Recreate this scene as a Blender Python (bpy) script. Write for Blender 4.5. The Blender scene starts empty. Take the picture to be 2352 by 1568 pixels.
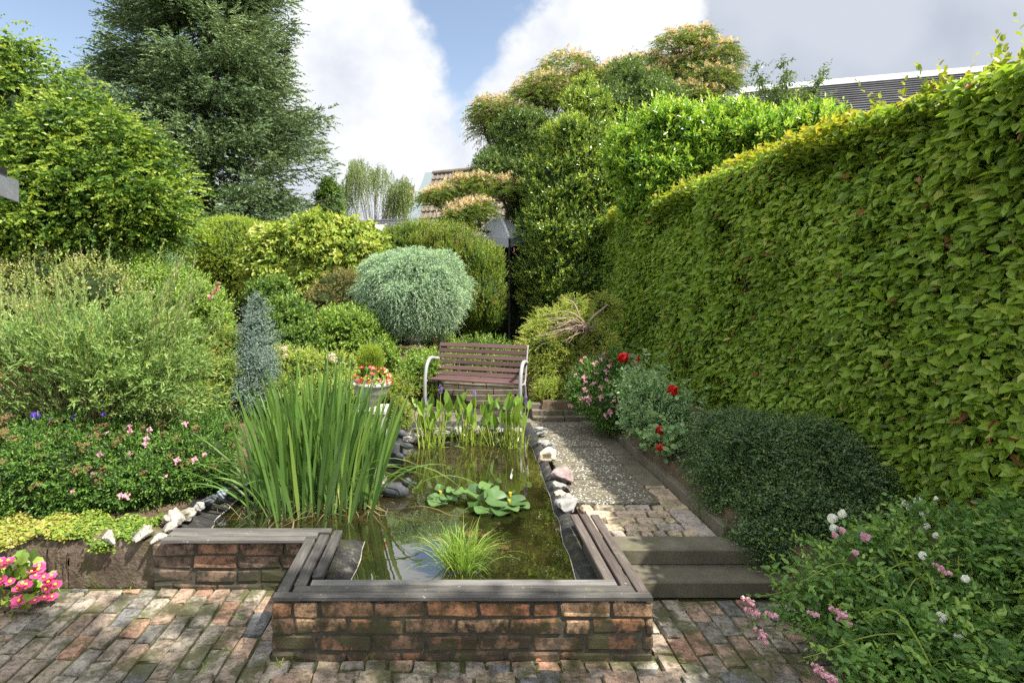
import bpy, bmesh, math, random
import numpy as np
from mathutils import Vector, Matrix
rng = np.random.default_rng(7); random.seed(7)
S = bpy.context.scene; COL = S.collection; R = math.radians; PI = math.pi
# ---------------------------------------------------------------- camera
FX, HX, HY, EYE = 1300.0, 1027.0, 648.0, 2.0        # focal length / horizon point on a 2352x1568 picture; eye height
cd = bpy.data.cameras.new('camera'); cam = bpy.data.objects.new('camera', cd); COL.objects.link(cam)
cam.location = (0, 0, EYE); cam.rotation_euler = (R(90), 0, 0)
cd.sensor_width = 36; cd.lens = FX/2352*36; cd.shift_x = (1176-HX)/2352; cd.shift_y = -(784-HY)/2352
cd.clip_end = 1000; cd.clip_start = .05
S.camera = cam
# ---------------------------------------------------------------- light and exposure
SUNV = Vector((.60, -.36, 1.0)).normalized()
EL = math.asin(SUNV.z); AZ = math.atan2(SUNV.x, SUNV.y)
sd = bpy.data.lights.new('sun', 'SUN'); sun = bpy.data.objects.new('sun', sd); COL.objects.link(sun)
sd.energy = 5.0; sd.angle = R(.55); sd.color = (1, .955, .87)
sun.rotation_euler = SUNV.to_track_quat('Z', 'Y').to_euler()
S.view_settings.view_transform = 'Standard'; S.view_settings.look = 'None'
S.view_settings.exposure = 1.25; S.view_settings.gamma = 1
S.render.engine = 'CYCLES'; cy = S.cycles
cy.use_denoising = False; cy.max_bounces = 6; cy.diffuse_bounces = 3; cy.glossy_bounces = 3; cy.transmission_bounces = 3
cy.transparent_max_bounces = 4; cy.caustics_reflective = False; cy.caustics_refractive = False; cy.sample_clamp_indirect = 6

class X:                                              # node arithmetic
    def __init__(s, nt, k): s.nt = nt; s.k = k
    def _m(s, op, o=None, o2=None, rev=False, clamp=False):
        n = s.nt.nodes.new('ShaderNodeMath'); n.operation = op; n.use_clamp = clamp
        a = [s, o, o2]
        if rev: a = [o, s, o2]
        for i, v in enumerate(a):
            if v is None: continue
            if isinstance(v, X): s.nt.links.new(v.k, n.inputs[i])
            else: n.inputs[i].default_value = v
        return X(s.nt, n.outputs[0])
    def __add__(s, o): return s._m('ADD', o)
    def __sub__(s, o): return s._m('SUBTRACT', o)
    def __rsub__(s, o): return s._m('SUBTRACT', o, rev=True)
    def __mul__(s, o): return s._m('MULTIPLY', o)
    def __truediv__(s, o): return s._m('DIVIDE', o)
    def mx(s, o): return s._m('MAXIMUM', o)
    def mn(s, o): return s._m('MINIMUM', o)
    def ab(s): return s._m('ABSOLUTE')
    def sat(s): return s._m('ADD', 0.0, clamp=True)
def sstep(x, a, b):
    n = x.nt.nodes.new('ShaderNodeMapRange'); n.interpolation_type = 'SMOOTHSTEP'
    n.inputs['From Min'].default_value = a; n.inputs['From Max'].default_value = b
    x.nt.links.new(x.k, n.inputs['Value']); return X(x.nt, n.outputs[0])
def inp(nt, node, name, v):
    if isinstance(v, X): nt.links.new(v.k, node.inputs[name])
    elif v is not None and not isinstance(v, (int, float, tuple, list)): nt.links.new(v, node.inputs[name])
    else:
        if isinstance(v, (tuple, list)) and len(v) == 3 and node.inputs[name].type == 'RGBA': v = (*v, 1)
        node.inputs[name].default_value = v
def noise(nt, vec, scale, detail=4, rough=.55, out='Fac', dist=0):
    n = nt.nodes.new('ShaderNodeTexNoise'); n.inputs['Scale'].default_value = scale
    n.inputs['Detail'].default_value = detail; n.inputs['Roughness'].default_value = rough; n.inputs['Distortion'].default_value = dist
    if vec is not None: nt.links.new(vec, n.inputs['Vector'])
    return X(nt, n.outputs[0]) if out == 'Fac' else n.outputs['Color']
def mixc(nt, f, a, b, mode='MIX'):
    n = nt.nodes.new('ShaderNodeMix'); n.data_type = 'RGBA'; n.blend_type = mode
    if isinstance(f, X): nt.links.new(f.k, n.inputs[0])
    else: n.inputs[0].default_value = f
    for i, v in ((6, a), (7, b)):
        if isinstance(v, (tuple, list)): n.inputs[i].default_value = (*v[:3], 1)
        else: nt.links.new(v, n.inputs[i])
    return n.outputs[2]
def ramp(nt, x, stops, const=False):
    n = nt.nodes.new('ShaderNodeValToRGB'); cr = n.color_ramp
    if const: cr.interpolation = 'CONSTANT'
    while len(cr.elements) < len(stops): cr.elements.new(.5)
    for e, (p, c) in zip(cr.elements, stops):
        e.position = p; e.color = (*c, 1) if len(c) == 3 else c
    nt.links.new(x.k, n.inputs[0]); return n.outputs[0]
# ---------------------------------------------------------------- sky with clouds
W = bpy.data.worlds.new('World'); S.world = W; W.use_nodes = True
nt = W.node_tree; nt.nodes.clear()
sky = nt.nodes.new('ShaderNodeTexSky'); sky.sky_type = 'NISHITA'; sky.sun_disc = False
sky.sun_elevation = EL; sky.sun_rotation = AZ; sky.air_density = 1.0; sky.dust_density = .6; sky.ozone_density = 1.4
tc = nt.nodes.new('ShaderNodeTexCoord'); sp = nt.nodes.new('ShaderNodeSeparateXYZ'); nt.links.new(tc.outputs['Generated'], sp.inputs[0])
vx, vy, vz = [X(nt, o) for o in sp.outputs]
yy = vy.ab().mx(.12); u = vx/yy; v = vz.mx(0.0)/yy
cb = nt.nodes.new('ShaderNodeCombineXYZ'); nt.links.new(u.k, cb.inputs[0]); nt.links.new(v.k, cb.inputs[1])
n1 = noise(nt, cb.outputs[0], 7, 7, .6) - .5
n2 = noise(nt, cb.outputs[0], 3.1, 5, .5)
n3 = noise(nt, cb.outputs[0], 22, 4, .6) - .5
wob = n1*.13 + n3*.06
dv = v - .285
wedge = (u - (dv*-.40 + .012 + (v-.50).mx(0.0)*3.0)).mn((dv*.62 + .035) - u) + wob          # blue gap between two clouds
left = (-.36 - u) + wob*1.4 + (v-.3)*.35                              # open blue sky on the left
cirr = sstep(noise(nt, cb.outputs[0], 5.3, 6, .6), .46, .8)*sstep(v*-1.0, -.42, -.25)
blue = sstep(wedge, -.02, .035).mx(sstep(left, -.03, .06)*(1.0 - cirr*.8))
blue = blue*sstep(v, .02, .10)
grey = sstep(u + n1*.10 + (v-.3)*.05, .445, .475)
soft = sstep(n2 + n1*.5, .42, .66)
rim = sstep((u - .455).ab() + n1*.08, .0, .08)
white = mixc(nt, soft, (7.4, 7.55, 7.8), (5.6, 5.9, 6.6))
greyc = mixc(nt, sstep(n2 + (v - .3)*.8, .35, .7), (3.7, 4.1, 4.95), (4.9, 5.25, 5.9))
greyc = mixc(nt, sstep(v, .28, .18), greyc, (5.6, 5.9, 6.5))
cl = mixc(nt, grey, white, greyc)
skyc = mixc(nt, 1.0, sky.outputs[0], (2.15, 1.86, 1.62), 'MULTIPLY')
final = mixc(nt, 1.0 - blue, skyc, cl)
behind = sstep(vy*-1.0, -.38, -.05).mx(sstep(vz, .62, .80))          # unseen extra-bright clouds added overhead and behind as fill light
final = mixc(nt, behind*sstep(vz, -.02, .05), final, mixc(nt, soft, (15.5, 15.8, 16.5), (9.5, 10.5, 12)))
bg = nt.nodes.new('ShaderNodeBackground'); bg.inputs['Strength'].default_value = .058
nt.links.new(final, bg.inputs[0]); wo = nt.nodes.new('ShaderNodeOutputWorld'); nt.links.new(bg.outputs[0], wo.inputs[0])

# ---------------------------------------------------------------- placing helpers
def at(x, y, Y): return np.array(((x-HX)*Y/FX, Y, EYE+(HY-y)*Y/FX))
def gr(x, y, z): Y = (EYE-z)*FX/(y-HY); return np.array(((x-HX)*Y/FX, Y, z))
def tag(o, label=None, cat=None, group=None, kind=None):
    if label: o['label'] = label
    if cat: o['category'] = cat
    if group: o['group'] = group
    if kind: o['kind'] = kind
    return o
def thing(name, label, cat, loc=(0, 0, 0), rz=0, group=None):
    o = bpy.data.objects.new(name, None); o.empty_display_size = .1; COL.objects.link(o)
    o.location = loc; o.rotation_euler = (0, 0, rz); return tag(o, label, cat, group)
def mesh(name, V, Fs, mats, attr=None, smooth=False):
    """Fs = list of (face index array (n,k), material index)"""
    me = bpy.data.meshes.new(name); V = np.asarray(V, dtype=np.float32)
    me.vertices.add(len(V)); me.vertices.foreach_set('co', V.ravel())
    Fs = [(np.asarray(f, dtype=np.int32), m) for f, m in Fs if len(f)]
    nl = sum(f.size for f, m in Fs); nf = sum(len(f) for f, m in Fs)
    me.loops.add(nl); me.polygons.add(nf)
    me.loops.foreach_set('vertex_index', np.concatenate([f.ravel() for f, m in Fs]))
    tot = np.concatenate([np.full(len(f), f.shape[1], np.int32) for f, m in Fs])
    me.polygons.foreach_set('loop_start', np.concatenate(([0], np.cumsum(tot)[:-1])).astype(np.int32))
    me.polygons.foreach_set('material_index', np.concatenate([np.full(len(f), m, np.int32) for f, m in Fs]))
    if smooth is not False: me.polygons.foreach_set('use_smooth', np.full(nf, bool(smooth)))
    else: me.polygons.foreach_set('use_smooth', np.zeros(nf, bool))
    for m in (mats if isinstance(mats, (list, tuple)) else [mats]): me.materials.append(m)
    if attr is not None:
        a = me.attributes.new('v', 'FLOAT', 'POINT'); a.data.foreach_set('value', np.asarray(attr, dtype=np.float32))
    me.update(calc_edges=True); return me
def obj(name, me, parent=None, loc=(0, 0, 0), rot=(0, 0, 0), sc=1):
    o = bpy.data.objects.new(name, me); COL.objects.link(o); o.parent = parent; o.location = loc; o.rotation_euler = rot
    o.scale = (sc, sc, sc) if isinstance(sc, (int, float)) else sc; return o
def loc0(parent): return np.array(parent.location) if parent is not None else np.zeros(3)
def part(name, V, Fs, mats, parent=None, attr=None, smooth=False, local=False):
    V = np.asarray(V, dtype=float)
    if parent is not None and not local: V = V - loc0(parent)
    return obj(name, mesh(name, V, Fs, mats, attr, smooth), parent)
class MB:                                             # collects geometry of one mesh
    def __init__(s): s.V = []; s.F = {}; s.A = []; s.n = 0
    def add(s, V, F, m=0, a=0.0):
        V = np.asarray(V, dtype=float); F = np.asarray(F, dtype=np.int64)
        s.V.append(V); s.F.setdefault((F.shape[1], m), []).append(F+s.n); s.n += len(V)
        s.A.append(np.broadcast_to(np.asarray(a, dtype=float), (len(V),))); return s
    def get(s): return np.concatenate(s.V), [(np.concatenate(f), m) for (k, m), f in s.F.items()], np.concatenate(s.A)
    def part(s, name, mats, parent=None, smooth=False, local=False):
        V, F, A = s.get(); return part(name, V, F, mats, parent, A, smooth, local)
    def me(s, name, mats, smooth=False):
        V, F, A = s.get(); return mesh(name, V, F, mats, A, smooth)
def nrm(a): return a/np.maximum(np.linalg.norm(a, axis=-1, keepdims=True), 1e-9)
def rdir(n): return nrm(rng.normal(size=(n, 3)))
def perp(d):
    ref = np.where(np.abs(d[..., 2:3]) < .9, np.array([0, 0, 1.]), np.array([1., 0, 0]))
    a = nrm(np.cross(d, ref)); return a, np.cross(d, a)
_bm = bmesh.new(); bmesh.ops.create_cube(_bm, size=2); bmesh.ops.bevel(_bm, geom=_bm.edges[:], offset=.5, segments=1, affect='EDGES')
CBV = np.array([v.co[:] for v in _bm.verts]); _bm.faces.ensure_lookup_table()
CB4 = np.array([[v.index for v in f.verts] for f in _bm.faces if len(f.verts) == 4]); CB3 = np.array([[v.index for v in f.verts] for f in _bm.faces if len(f.verts) == 3])
CBS = np.sign(CBV); CBI = (np.abs(CBV) < .75).astype(float); _bm.free()
def icos(sub):
    b = bmesh.new(); bmesh.ops.create_icosphere(b, subdivisions=sub, radius=1)
    V = np.array([v.co[:] for v in b.verts]); F = np.array([[v.index for v in f.verts] for f in b.faces]); b.free(); return V, F
ICO2, ICO3, ICO4 = icos(2), icos(3), icos(4)
def rotz(V, a): c, s = math.cos(a), math.sin(a); V = np.asarray(V); return np.stack((V[..., 0]*c-V[..., 1]*s, V[..., 0]*s+V[..., 1]*c, V[..., 2]), -1)
def box(mb, c, h, rz=0, bev=.004, m=0, a=0.0, jit=0):
    """bevelled box: centre c, half sizes h"""
    h = np.asarray(h, dtype=float); bev = min(bev, h.min()*.45)
    V = CBS*h - CBS*CBI*bev
    if jit: V = V + rng.normal(size=V.shape)*jit
    V = rotz(V, rz) + np.asarray(c)
    mb.add(V, CB4, m, a); mb.F.setdefault((3, m), []).append(CB3+mb.n-len(V)); return mb
def tubes(mb, P, rad, sides=5, m=0, a=0.0, cap=True):
    """P (N,K,3) polylines, rad (N,K)"""
    P = np.asarray(P, dtype=float)
    if P.ndim == 2: P = P[None]
    N, K, _ = P.shape; rad = np.broadcast_to(np.asarray(rad, dtype=float), (N, K))
    T = np.gradient(P, axis=1); T = nrm(T); A, B = perp(T)
    for k in range(1, K):                              # transport the frame
        d = A[:, k-1] - T[:, k]*(A[:, k-1]*T[:, k]).sum(-1, keepdims=True); A[:, k] = nrm(d); B[:, k] = np.cross(T[:, k], A[:, k])
    th = np.arange(sides)*2*PI/sides
    V = P[:, :, None]+rad[:, :, None, None]*(A[:, :, None]*np.cos(th)[None, None, :, None]+B[:, :, None]*np.sin(th)[None, None, :, None])
    i = np.arange(N*K*sides).reshape(N, K, sides); j = np.roll(i, -1, axis=2)
    F = np.stack((i[:, :-1], j[:, :-1], j[:, 1:], i[:, 1:]), -1).reshape(-1, 4)
    av = np.repeat(np.broadcast_to(np.asarray(a, dtype=float), (N,)), K*sides) if np.ndim(a) else a
    mb.add(V.reshape(-1, 3), F, m, av)
    if cap and sides > 3:
        n0 = mb.n-N*K*sides; mb.F.setdefault((sides, m), []).append(i[:, -1]+n0); mb.F[(sides, m)].append(i[:, 0, ::-1]+n0)
    return mb
def bez(pts, K=12):
    """smooth curve through points (Catmull-Rom)"""
    p = np.asarray(pts, dtype=float); p = np.vstack((2*p[0]-p[1], p, 2*p[-1]-p[-2])); o = []
    for i in range(1, len(p)-2):
        for t in np.linspace(0, 1, K, endpoint=False):
            o.append(.5*((2*p[i])+(p[i+1]-p[i-1])*t+(2*p[i-1]-5*p[i]+4*p[i+1]-p[i+2])*t*t+(3*p[i]-p[i-1]-3*p[i+1]+p[i+2])*t**3))
    o.append(p[-2]); return np.array(o)
def lathe(mb, prof, c=(0, 0, 0), n=32, m=0, a=0.0):
    prof = np.asarray(prof, dtype=float); th = np.arange(n)*2*PI/n
    V = np.stack((prof[:, None, 0]*np.cos(th), prof[:, None, 0]*np.sin(th), np.repeat(prof[:, 1:2], n, 1)), -1).reshape(-1, 3)+np.asarray(c)
    i = np.arange(len(prof)*n).reshape(len(prof), n); j = np.roll(i, -1, 1)
    mb.add(V, np.stack((i[:-1], j[:-1], j[1:], i[1:]), -1).reshape(-1, 4), m, a); return mb
# ---------------------------------------------------------------- foliage builders
def leaves(mb, P, D, Nn, L, Wd, A, shape='kite', m=0, fold=.18, curl=.0):
    D = nrm(D); Nn = nrm(Nn - D*(Nn*D).sum(-1, keepdims=True)); Sd = np.cross(Nn, D)
    L = np.broadcast_to(L, (len(P),))[:, None]; Wd = np.broadcast_to(Wd, (len(P),))[:, None]
    if shape == 'kite': pts = [(0, 0, 0), (.42, -.5, 1), (1, 0, 0), (.42, .5, 1)]; fc = [(0, 1, 2, 3)]
    elif shape == 'hex': pts = [(0, 0, 0), (.28, -.44, 1), (.66, -.40, 1), (1, 0, 0), (.66, .40, 1), (.28, .44, 1)]; fc = [(0, 1, 2, 3), (0, 3, 4, 5)]
    elif shape == 'round': pts = [(0, 0, 0), (.22, -.46, 1), (.75, -.42, 1), (1, 0, 0), (.75, .42, 1), (.22, .46, 1)]; fc = [(0, 1, 2, 3), (0, 3, 4, 5)]
    n = len(pts); V = np.empty((len(P), n, 3))
    for i, (t, s, f) in enumerate(pts):
        V[:, i] = P + D*L*t + Sd*Wd*s + Nn*(Wd*fold*f - L*curl*t*t)
    F = (np.arange(len(P))[:, None, None]*n + np.array(fc)[None]).reshape(-1, 4)
    mb.add(V.reshape(-1, 3), F, m, np.repeat(A, n)); return mb
def sprays(mb, P, D, L, nl, leaf, wid, ang=50, droop=.1, shape='kite', up=.4, flat=False, jit=.25, m=0, var=.5, tip=.0, fold=.18, curl=.0, base=.12, taper=.4, hue=None):
    """twigs starting at P in direction D with nl leaves each"""
    N = len(P); D = nrm(D); L = np.broadcast_to(np.asarray(L, dtype=float), (N,))
    t = np.linspace(base, 1, nl)[None, :, None]
    z = np.array([0, 0, 1.])
    pos = P[:, None]+D[:, None]*L[:, None, None]*t - z*(droop*L)[:, None, None]*t*t
    T = nrm(D[:, None]-z*2*droop*t)
    A, B = perp(T); k = np.arange(nl)[None, :]
    if flat: ph = np.where(k % 2 == 0, 0, PI)+rng.normal(size=(N, nl))*.3
    else: ph = rng.uniform(0, 2*PI, (N, 1))+k*2.4
    ph = ph[..., None]; side = A*np.cos(ph)+B*np.sin(ph)
    a = R(ang)*(1-.35*t)+rng.normal(size=(N, nl, 1))*.15
    d = T*np.cos(a)+side*np.sin(a)+rng.normal(size=T.shape)*jit*.5
    nn = T*np.sin(a)-side*np.cos(a); nn = nn*np.where(nn[..., 2:3] < 0, -1, 1)+z*up+rng.normal(size=T.shape)*jit
    s = rng.uniform(.6, 1.25, (N, nl))*(1-taper*t[..., 0]**3)
    hv = (rng.uniform(0, 1, (N, 1)) if hue is None else np.asarray(hue)[:, None])
    av = np.clip(.5+(hv-.5)*var+(rng.uniform(0, 1, (N, nl))-.5)*.5*var*1.2 + tip*(t[..., 0]-.5), 0, 1)
    leaves(mb, pos.reshape(-1, 3), d.reshape(-1, 3), nn.reshape(-1, 3), (leaf*s).ravel(), (wid*s).ravel(), av.ravel(), shape, m, fold, curl)
    return mb
def strips(mb, P, D, Bd, L, wid, K=7, grav=.2, m=0, a=None, tipw=.05, wpos=.35, fold=.0, tw=None):
    """grass like blades: start P, direction D, bending towards Bd"""
    N = len(P); D = nrm(D); L = np.broadcast_to(np.asarray(L, dtype=float), (N,))[:, None, None]; grav = np.broadcast_to(np.asarray(grav, dtype=float), (N,))[:, None, None]
    t = np.linspace(0, 1, K)[None, :, None]
    C = P[:, None]+D[:, None]*L*t+Bd[:, None]*L*grav*t**2.2*.8-np.array([0, 0, 1.])*L*grav*t**3
    T = nrm(np.gradient(C, axis=1)); sdv = rdir(N)[:, None]*np.array([1, 1, .1]) if tw is None else tw[:, None]
    Sd = nrm(sdv - T*(sdv*T).sum(-1, keepdims=True))
    w = np.minimum(1, t/wpos*.5+.5)*(1-(t**3)*(1-tipw)); w = w*np.broadcast_to(np.asarray(wid, dtype=float), (N,))[:, None, None]*.5
    V = np.stack((C-Sd*w, C+Sd*w), 2)
    i = np.arange(N*K*2).reshape(N, K, 2)
    F = np.stack((i[:, :-1, 0], i[:, :-1, 1], i[:, 1:, 1], i[:, 1:, 0]), -1).reshape(-1, 4)
    a = rng.uniform(0, 1, N) if a is None else a
    mb.add(V.reshape(-1, 3), F, m, np.repeat(a, K*2)); return mb
def E(x, y, Y, rx, rz, ry=None):
    c = at(x, y, Y); return [*c, rx*Y/FX, (ry if ry else rx*Y/FX*.9), rz*Y/FX]
def lumpy(lumps, n, f=.35, out=.8):
    o = [list(l) for l in lumps]
    for l in lumps:
        u = rdir(n); u[:, 1] = -np.abs(u[:, 1])*.9+.1; u = nrm(u)
        for q in u:
            s = f*rng.uniform(.5, 1.4); o.append([l[0]+q[0]*l[3]*out, l[1]+q[1]*l[4]*out, l[2]+q[2]*l[5]*out, l[3]*s, l[4]*s, l[5]*s])
    return o
def sample(lumps, n, lo=.6, hi=1.0, back=.35, inner=.75, zmin=None):
    Lm = np.array(lumps); area = (Lm[:, 3]*Lm[:, 4]+Lm[:, 3]*Lm[:, 5]+Lm[:, 4]*Lm[:, 5]); pr = area/area.sum(); P = []; Nn = []; c = 0
    while c < n:
        k = rng.choice(len(Lm), n, p=pr); u = rdir(n); rho = rng.uniform(lo**2, hi**2, (n, 1))**.5
        p = Lm[k, :3]+u*Lm[k, 3:]*rho; nn = nrm(u/Lm[k, 3:])
        ok = (nn[:, 1] < .3) | (rng.uniform(size=n) < back)
        for l in Lm:
            q = (((p-l[:3])/l[3:])**2).sum(1); ok &= q > (min(inner, lo)**2)*.98
        if zmin is not None: ok &= p[:, 2] > zmin
        P.append(p[ok]); Nn.append(nn[ok]); c += ok.sum()
        if ok.sum() == 0: break
    return np.concatenate(P)[:n], np.concatenate(Nn)[:n]
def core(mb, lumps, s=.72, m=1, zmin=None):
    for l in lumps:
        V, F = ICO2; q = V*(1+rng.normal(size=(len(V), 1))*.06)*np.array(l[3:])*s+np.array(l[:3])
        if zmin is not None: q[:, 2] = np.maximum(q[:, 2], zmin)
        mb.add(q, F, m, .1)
# ---------------------------------------------------------------- materials
def newmat(name):
    m = bpy.data.materials.new(name); m.use_nodes = True; nt = m.node_tree; nt.nodes.clear()
    out = nt.nodes.new('ShaderNodeOutputMaterial'); return m, nt, out
def princ(nt, out, col, rough=.6, spec=.4, bump=None, bs=.3, bd=.01, metal=0):
    p = nt.nodes.new('ShaderNodeBsdfPrincipled'); inp(nt, p, 'Base Color', col); inp(nt, p, 'Roughness', rough); inp(nt, p, 'Specular IOR Level', spec); inp(nt, p, 'Metallic', metal)
    if bump is not None:
        b = nt.nodes.new('ShaderNodeBump'); b.inputs['Strength'].default_value = bs; b.inputs['Distance'].default_value = bd
        nt.links.new(bump.k, b.inputs['Height']); nt.links.new(b.outputs[0], p.inputs['Normal'])
    if out: nt.links.new(p.outputs[0], out.inputs[0])
    return p
def attrv(nt, n='v'):
    a = nt.nodes.new('ShaderNodeAttribute'); a.attribute_name = n; return X(nt, a.outputs['Fac'])
def objc(nt): return nt.nodes.new('ShaderNodeTexCoord').outputs['Object']
def posn(nt): return nt.nodes.new('ShaderNodeNewGeometry').outputs['Position']
def scaled(nt, vec, s):
    m = nt.nodes.new('ShaderNodeMapping'); m.inputs['Scale'].default_value = s; nt.links.new(vec, m.inputs[0]); return m.outputs[0]
def leafmat(name, cols, trans=.35, rough=.45, spec=.35, clump=0):
    m, nt, out = newmat(name); v = attrv(nt); n = len(cols)
    if clump: v = v + (noise(nt, posn(nt), clump, 2) - .5)*.5
    c = ramp(nt, v, [(i/(n-1), q) for i, q in enumerate(cols)])
    p = princ(nt, None, c, rough, spec); tr = nt.nodes.new('ShaderNodeBsdfTranslucent')
    nt.links.new(mixc(nt, 1.0, c, (1.25, 1.2, .6), 'MULTIPLY'), tr.inputs[0])
    mx = nt.nodes.new('ShaderNodeMixShader'); mx.inputs[0].default_value = trans
    nt.links.new(p.outputs[0], mx.inputs[1]); nt.links.new(tr.outputs[0], mx.inputs[2]); nt.links.new(mx.outputs[0], out.inputs[0]); return m
def plain(name, col, rough=.6, spec=.4, metal=0):
    m, nt, out = newmat(name); princ(nt, out, col, rough, spec, metal=metal); return m
def stonemat(name, c1, c2, c3=None, scale=8, bs=.5, rough=.85, moss=None, fine=60, bd=.01):
    m, nt, out = newmat(name); o = posn(nt); a = noise(nt, o, scale, 6, .62); b = noise(nt, o, fine, 4, .7)
    c = ramp(nt, a*.75+b*.35-.05, [(.3, c1), (.55, c2), (.75, c3 or c2)])
    if moss: c = mixc(nt, sstep(noise(nt, o, 5.3, 5, .6), .52, .68)*moss, c, (.07, .075, .02))
    princ(nt, out, c, rough, .3, a*.6+b*.6, bs, bd); return m
BARK = stonemat('bark', (.05, .035, .025), (.12, .085, .06), scale=14)
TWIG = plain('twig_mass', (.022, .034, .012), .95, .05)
# ================================================================ hard landscape
def brickmat(name, cols, dirt, moss, dirt_amt=.7, moss_amt=.6, fine=90, low=None, lift=1.0):
    m, nt, out = newmat(name); o = posn(nt); v = attrv(nt)
    n = len(cols); c = ramp(nt, v, [(i/(n), q) for i, q in enumerate(cols)], True)
    a = noise(nt, o, 11, 5, .65); b = noise(nt, o, fine, 3, .7); d = noise(nt, o, 4.2, 4, .6); e = noise(nt, o, 34, 3, .7)
    c = mixc(nt, sstep(b, .35, .75)*.55, c, mixc(nt, 1.0, c, (1.75, 1.7, 1.6), 'MULTIPLY'))
    c = mixc(nt, sstep(e, .48, .66)*.8, c, mixc(nt, 1.0, c, (.38, .36, .36), 'MULTIPLY'))
    c = mixc(nt, sstep(noise(nt, o, 27, 5, .75), .56, .70)*.6*lift, c, (.42, .41, .37))
    sx = nt.nodes.new('ShaderNodeSeparateXYZ'); nt.links.new(o, sx.inputs[0]); z = X(nt, sx.outputs[2])
    dd = sstep(a+d*.5, .62, .92)*dirt_amt
    if low is not None: dd = (dd + sstep(z*-1.0 + d*.12, -low, -low+.14)*.7).sat()
    c = mixc(nt, dd, c, dirt)
    c = mixc(nt, sstep(d + e*.25, .62, .74)*moss_amt, c, moss)
    princ(nt, out, c, .88, .25, a*.5+b*.5+e*.5, .75, .008); return m
M = {}
M['wall_brick'] = brickmat('wall_brick', [(.44, .22, .11), (.42, .26, .15), (.31, .185, .11), (.46, .29, .165), (.42, .19, .10), (.28, .165, .10)], (.050, .038, .025), (.05, .055, .016), .78, .45, low=.19, lift=.4)
M['paver'] = brickmat('paver', [(.235, .19, .14), (.28, .195, .14), (.185, .17, .145), (.265, .23, .175), (.29, .17, .115), (.21, .185, .15), (.12, .12, .12), (.30, .265, .21), (.25, .195, .15)], (.045, .038, .026), (.065, .07, .022), .75, .65, fine=140)
M['cobble'] = brickmat('cobble', [(.34, .28, .20), (.30, .26, .22), (.38, .30, .20), (.29, .25, .23), (.36, .27, .20)], (.1, .09, .06), (.10, .10, .04), .4, .4)
M['mortar'] = stonemat('mortar', (.022, .020, .014), (.055, .05, .035), scale=20)
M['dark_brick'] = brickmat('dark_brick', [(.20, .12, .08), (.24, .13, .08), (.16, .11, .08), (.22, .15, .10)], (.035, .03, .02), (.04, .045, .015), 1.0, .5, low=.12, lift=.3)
M['soil'] = stonemat('soil', (.05, .035, .022), (.11, .075, .045), (.16, .115, .07), scale=9, bs=.9, bd=.03)
M['joint'] = stonemat('joint', (.035, .048, .012), (.06, .07, .02), (.075, .07, .035), scale=14)
M['concrete_wall'] = stonemat('concrete_wall', (.04, .03, .02), (.115, .085, .06), (.27, .215, .16), scale=7, bs=1.0, moss=.6, fine=34, bd=.025)
M['step'] = stonemat('step', (.06, .054, .038), (.11, .098, .068), (.16, .142, .105), scale=5, fine=160, bs=.35, moss=.35)
M['kerb'] = stonemat('kerb', (.07, .058, .042), (.13, .11, .08), (.2, .17, .125), scale=7, bs=.5, moss=.5)
M['pond_edge'] = stonemat('pond_edge', (.012, .012, .011), (.040, .039, .036), (.22, .205, .17), scale=15, fine=130, bs=1.0, moss=.45, rough=1.0, bd=.02)
M['slab'] = stonemat('slab', (.07, .062, .042), (.135, .118, .082), (.21, .19, .14), scale=6, fine=120, bs=.35, moss=.4); M['slab_old'] = stonemat('slab', (.11, .098, .068), (.19, .17, .12), (.25, .225, .165), scale=4, fine=120, bs=.25, moss=.3)
m, nt, out = newmat('gravel_slab'); o = posn(nt)
vo = nt.nodes.new('ShaderNodeTexVoronoi'); vo.inputs['Scale'].default_value = 62; nt.links.new(o, vo.inputs[0]); d = X(nt, vo.outputs['Distance'])
sc_ = nt.nodes.new('ShaderNodeSeparateColor'); nt.links.new(vo.outputs['Color'], sc_.inputs[0]); rv = X(nt, sc_.outputs[0])
c = ramp(nt, rv, [(0, (.085, .078, .06)), (.3, (.15, .135, .10)), (.5, (.11, .10, .08)), (.62, (.26, .23, .17)), (.80, (.66, .64, .56)), (.90, (.30, .28, .23))], True)
c = mixc(nt, sstep(d, .35, .62), c, (.085, .075, .05)); c = mixc(nt, sstep(noise(nt, o, 3.5, 4), .5, .7)*.4, c, (.17, .15, .08))
princ(nt, out, c, .8, .3, 1.0-d, .8, .008); M['gravel_slab'] = m
# wood: grain runs along local X
def woodmat(name, c1, c2, c3, lich=.5):
    m, nt, out = newmat(name); o = objc(nt); g = noise(nt, scaled(nt, o, (1.2, 30, 30)), 3, 6, .7); b = noise(nt, scaled(nt, o, (2, 7, 7)), 2.2, 4)
    v = attrv(nt); c = ramp(nt, g*.6+b*.25+v*.3, [(.34, c1), (.55, c2), (.75, c3)])
    c = mixc(nt, sstep(noise(nt, posn(nt), 38, 3, .7), .66, .72)*lich, c, (.5, .5, .46)); c = mixc(nt, sstep(noise(nt, posn(nt), 9, 4, .6), .60, .70)*.5, c, (.10, .11, .05))
    princ(nt, out, c, .75, .3, g, .5, .004); return m
M['old_wood'] = woodmat('old_wood', (.028, .025, .022), (.08, .074, .066), (.16, .152, .138))
M['old_wood_brown'] = woodmat('old_wood_brown', (.024, .017, .015), (.058, .044, .038), (.12, .10, .086), .4)
M['slat'] = woodmat('slat', (.050, .026, .024), (.080, .042, .040), (.12, .068, .064), .15)
M['steel'] = plain('galvanised_steel', (.27, .275, .27), .55, .4, .05)
M['dark_metal'] = plain('dark_metal', (.03, .03, .035), .4)

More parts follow.
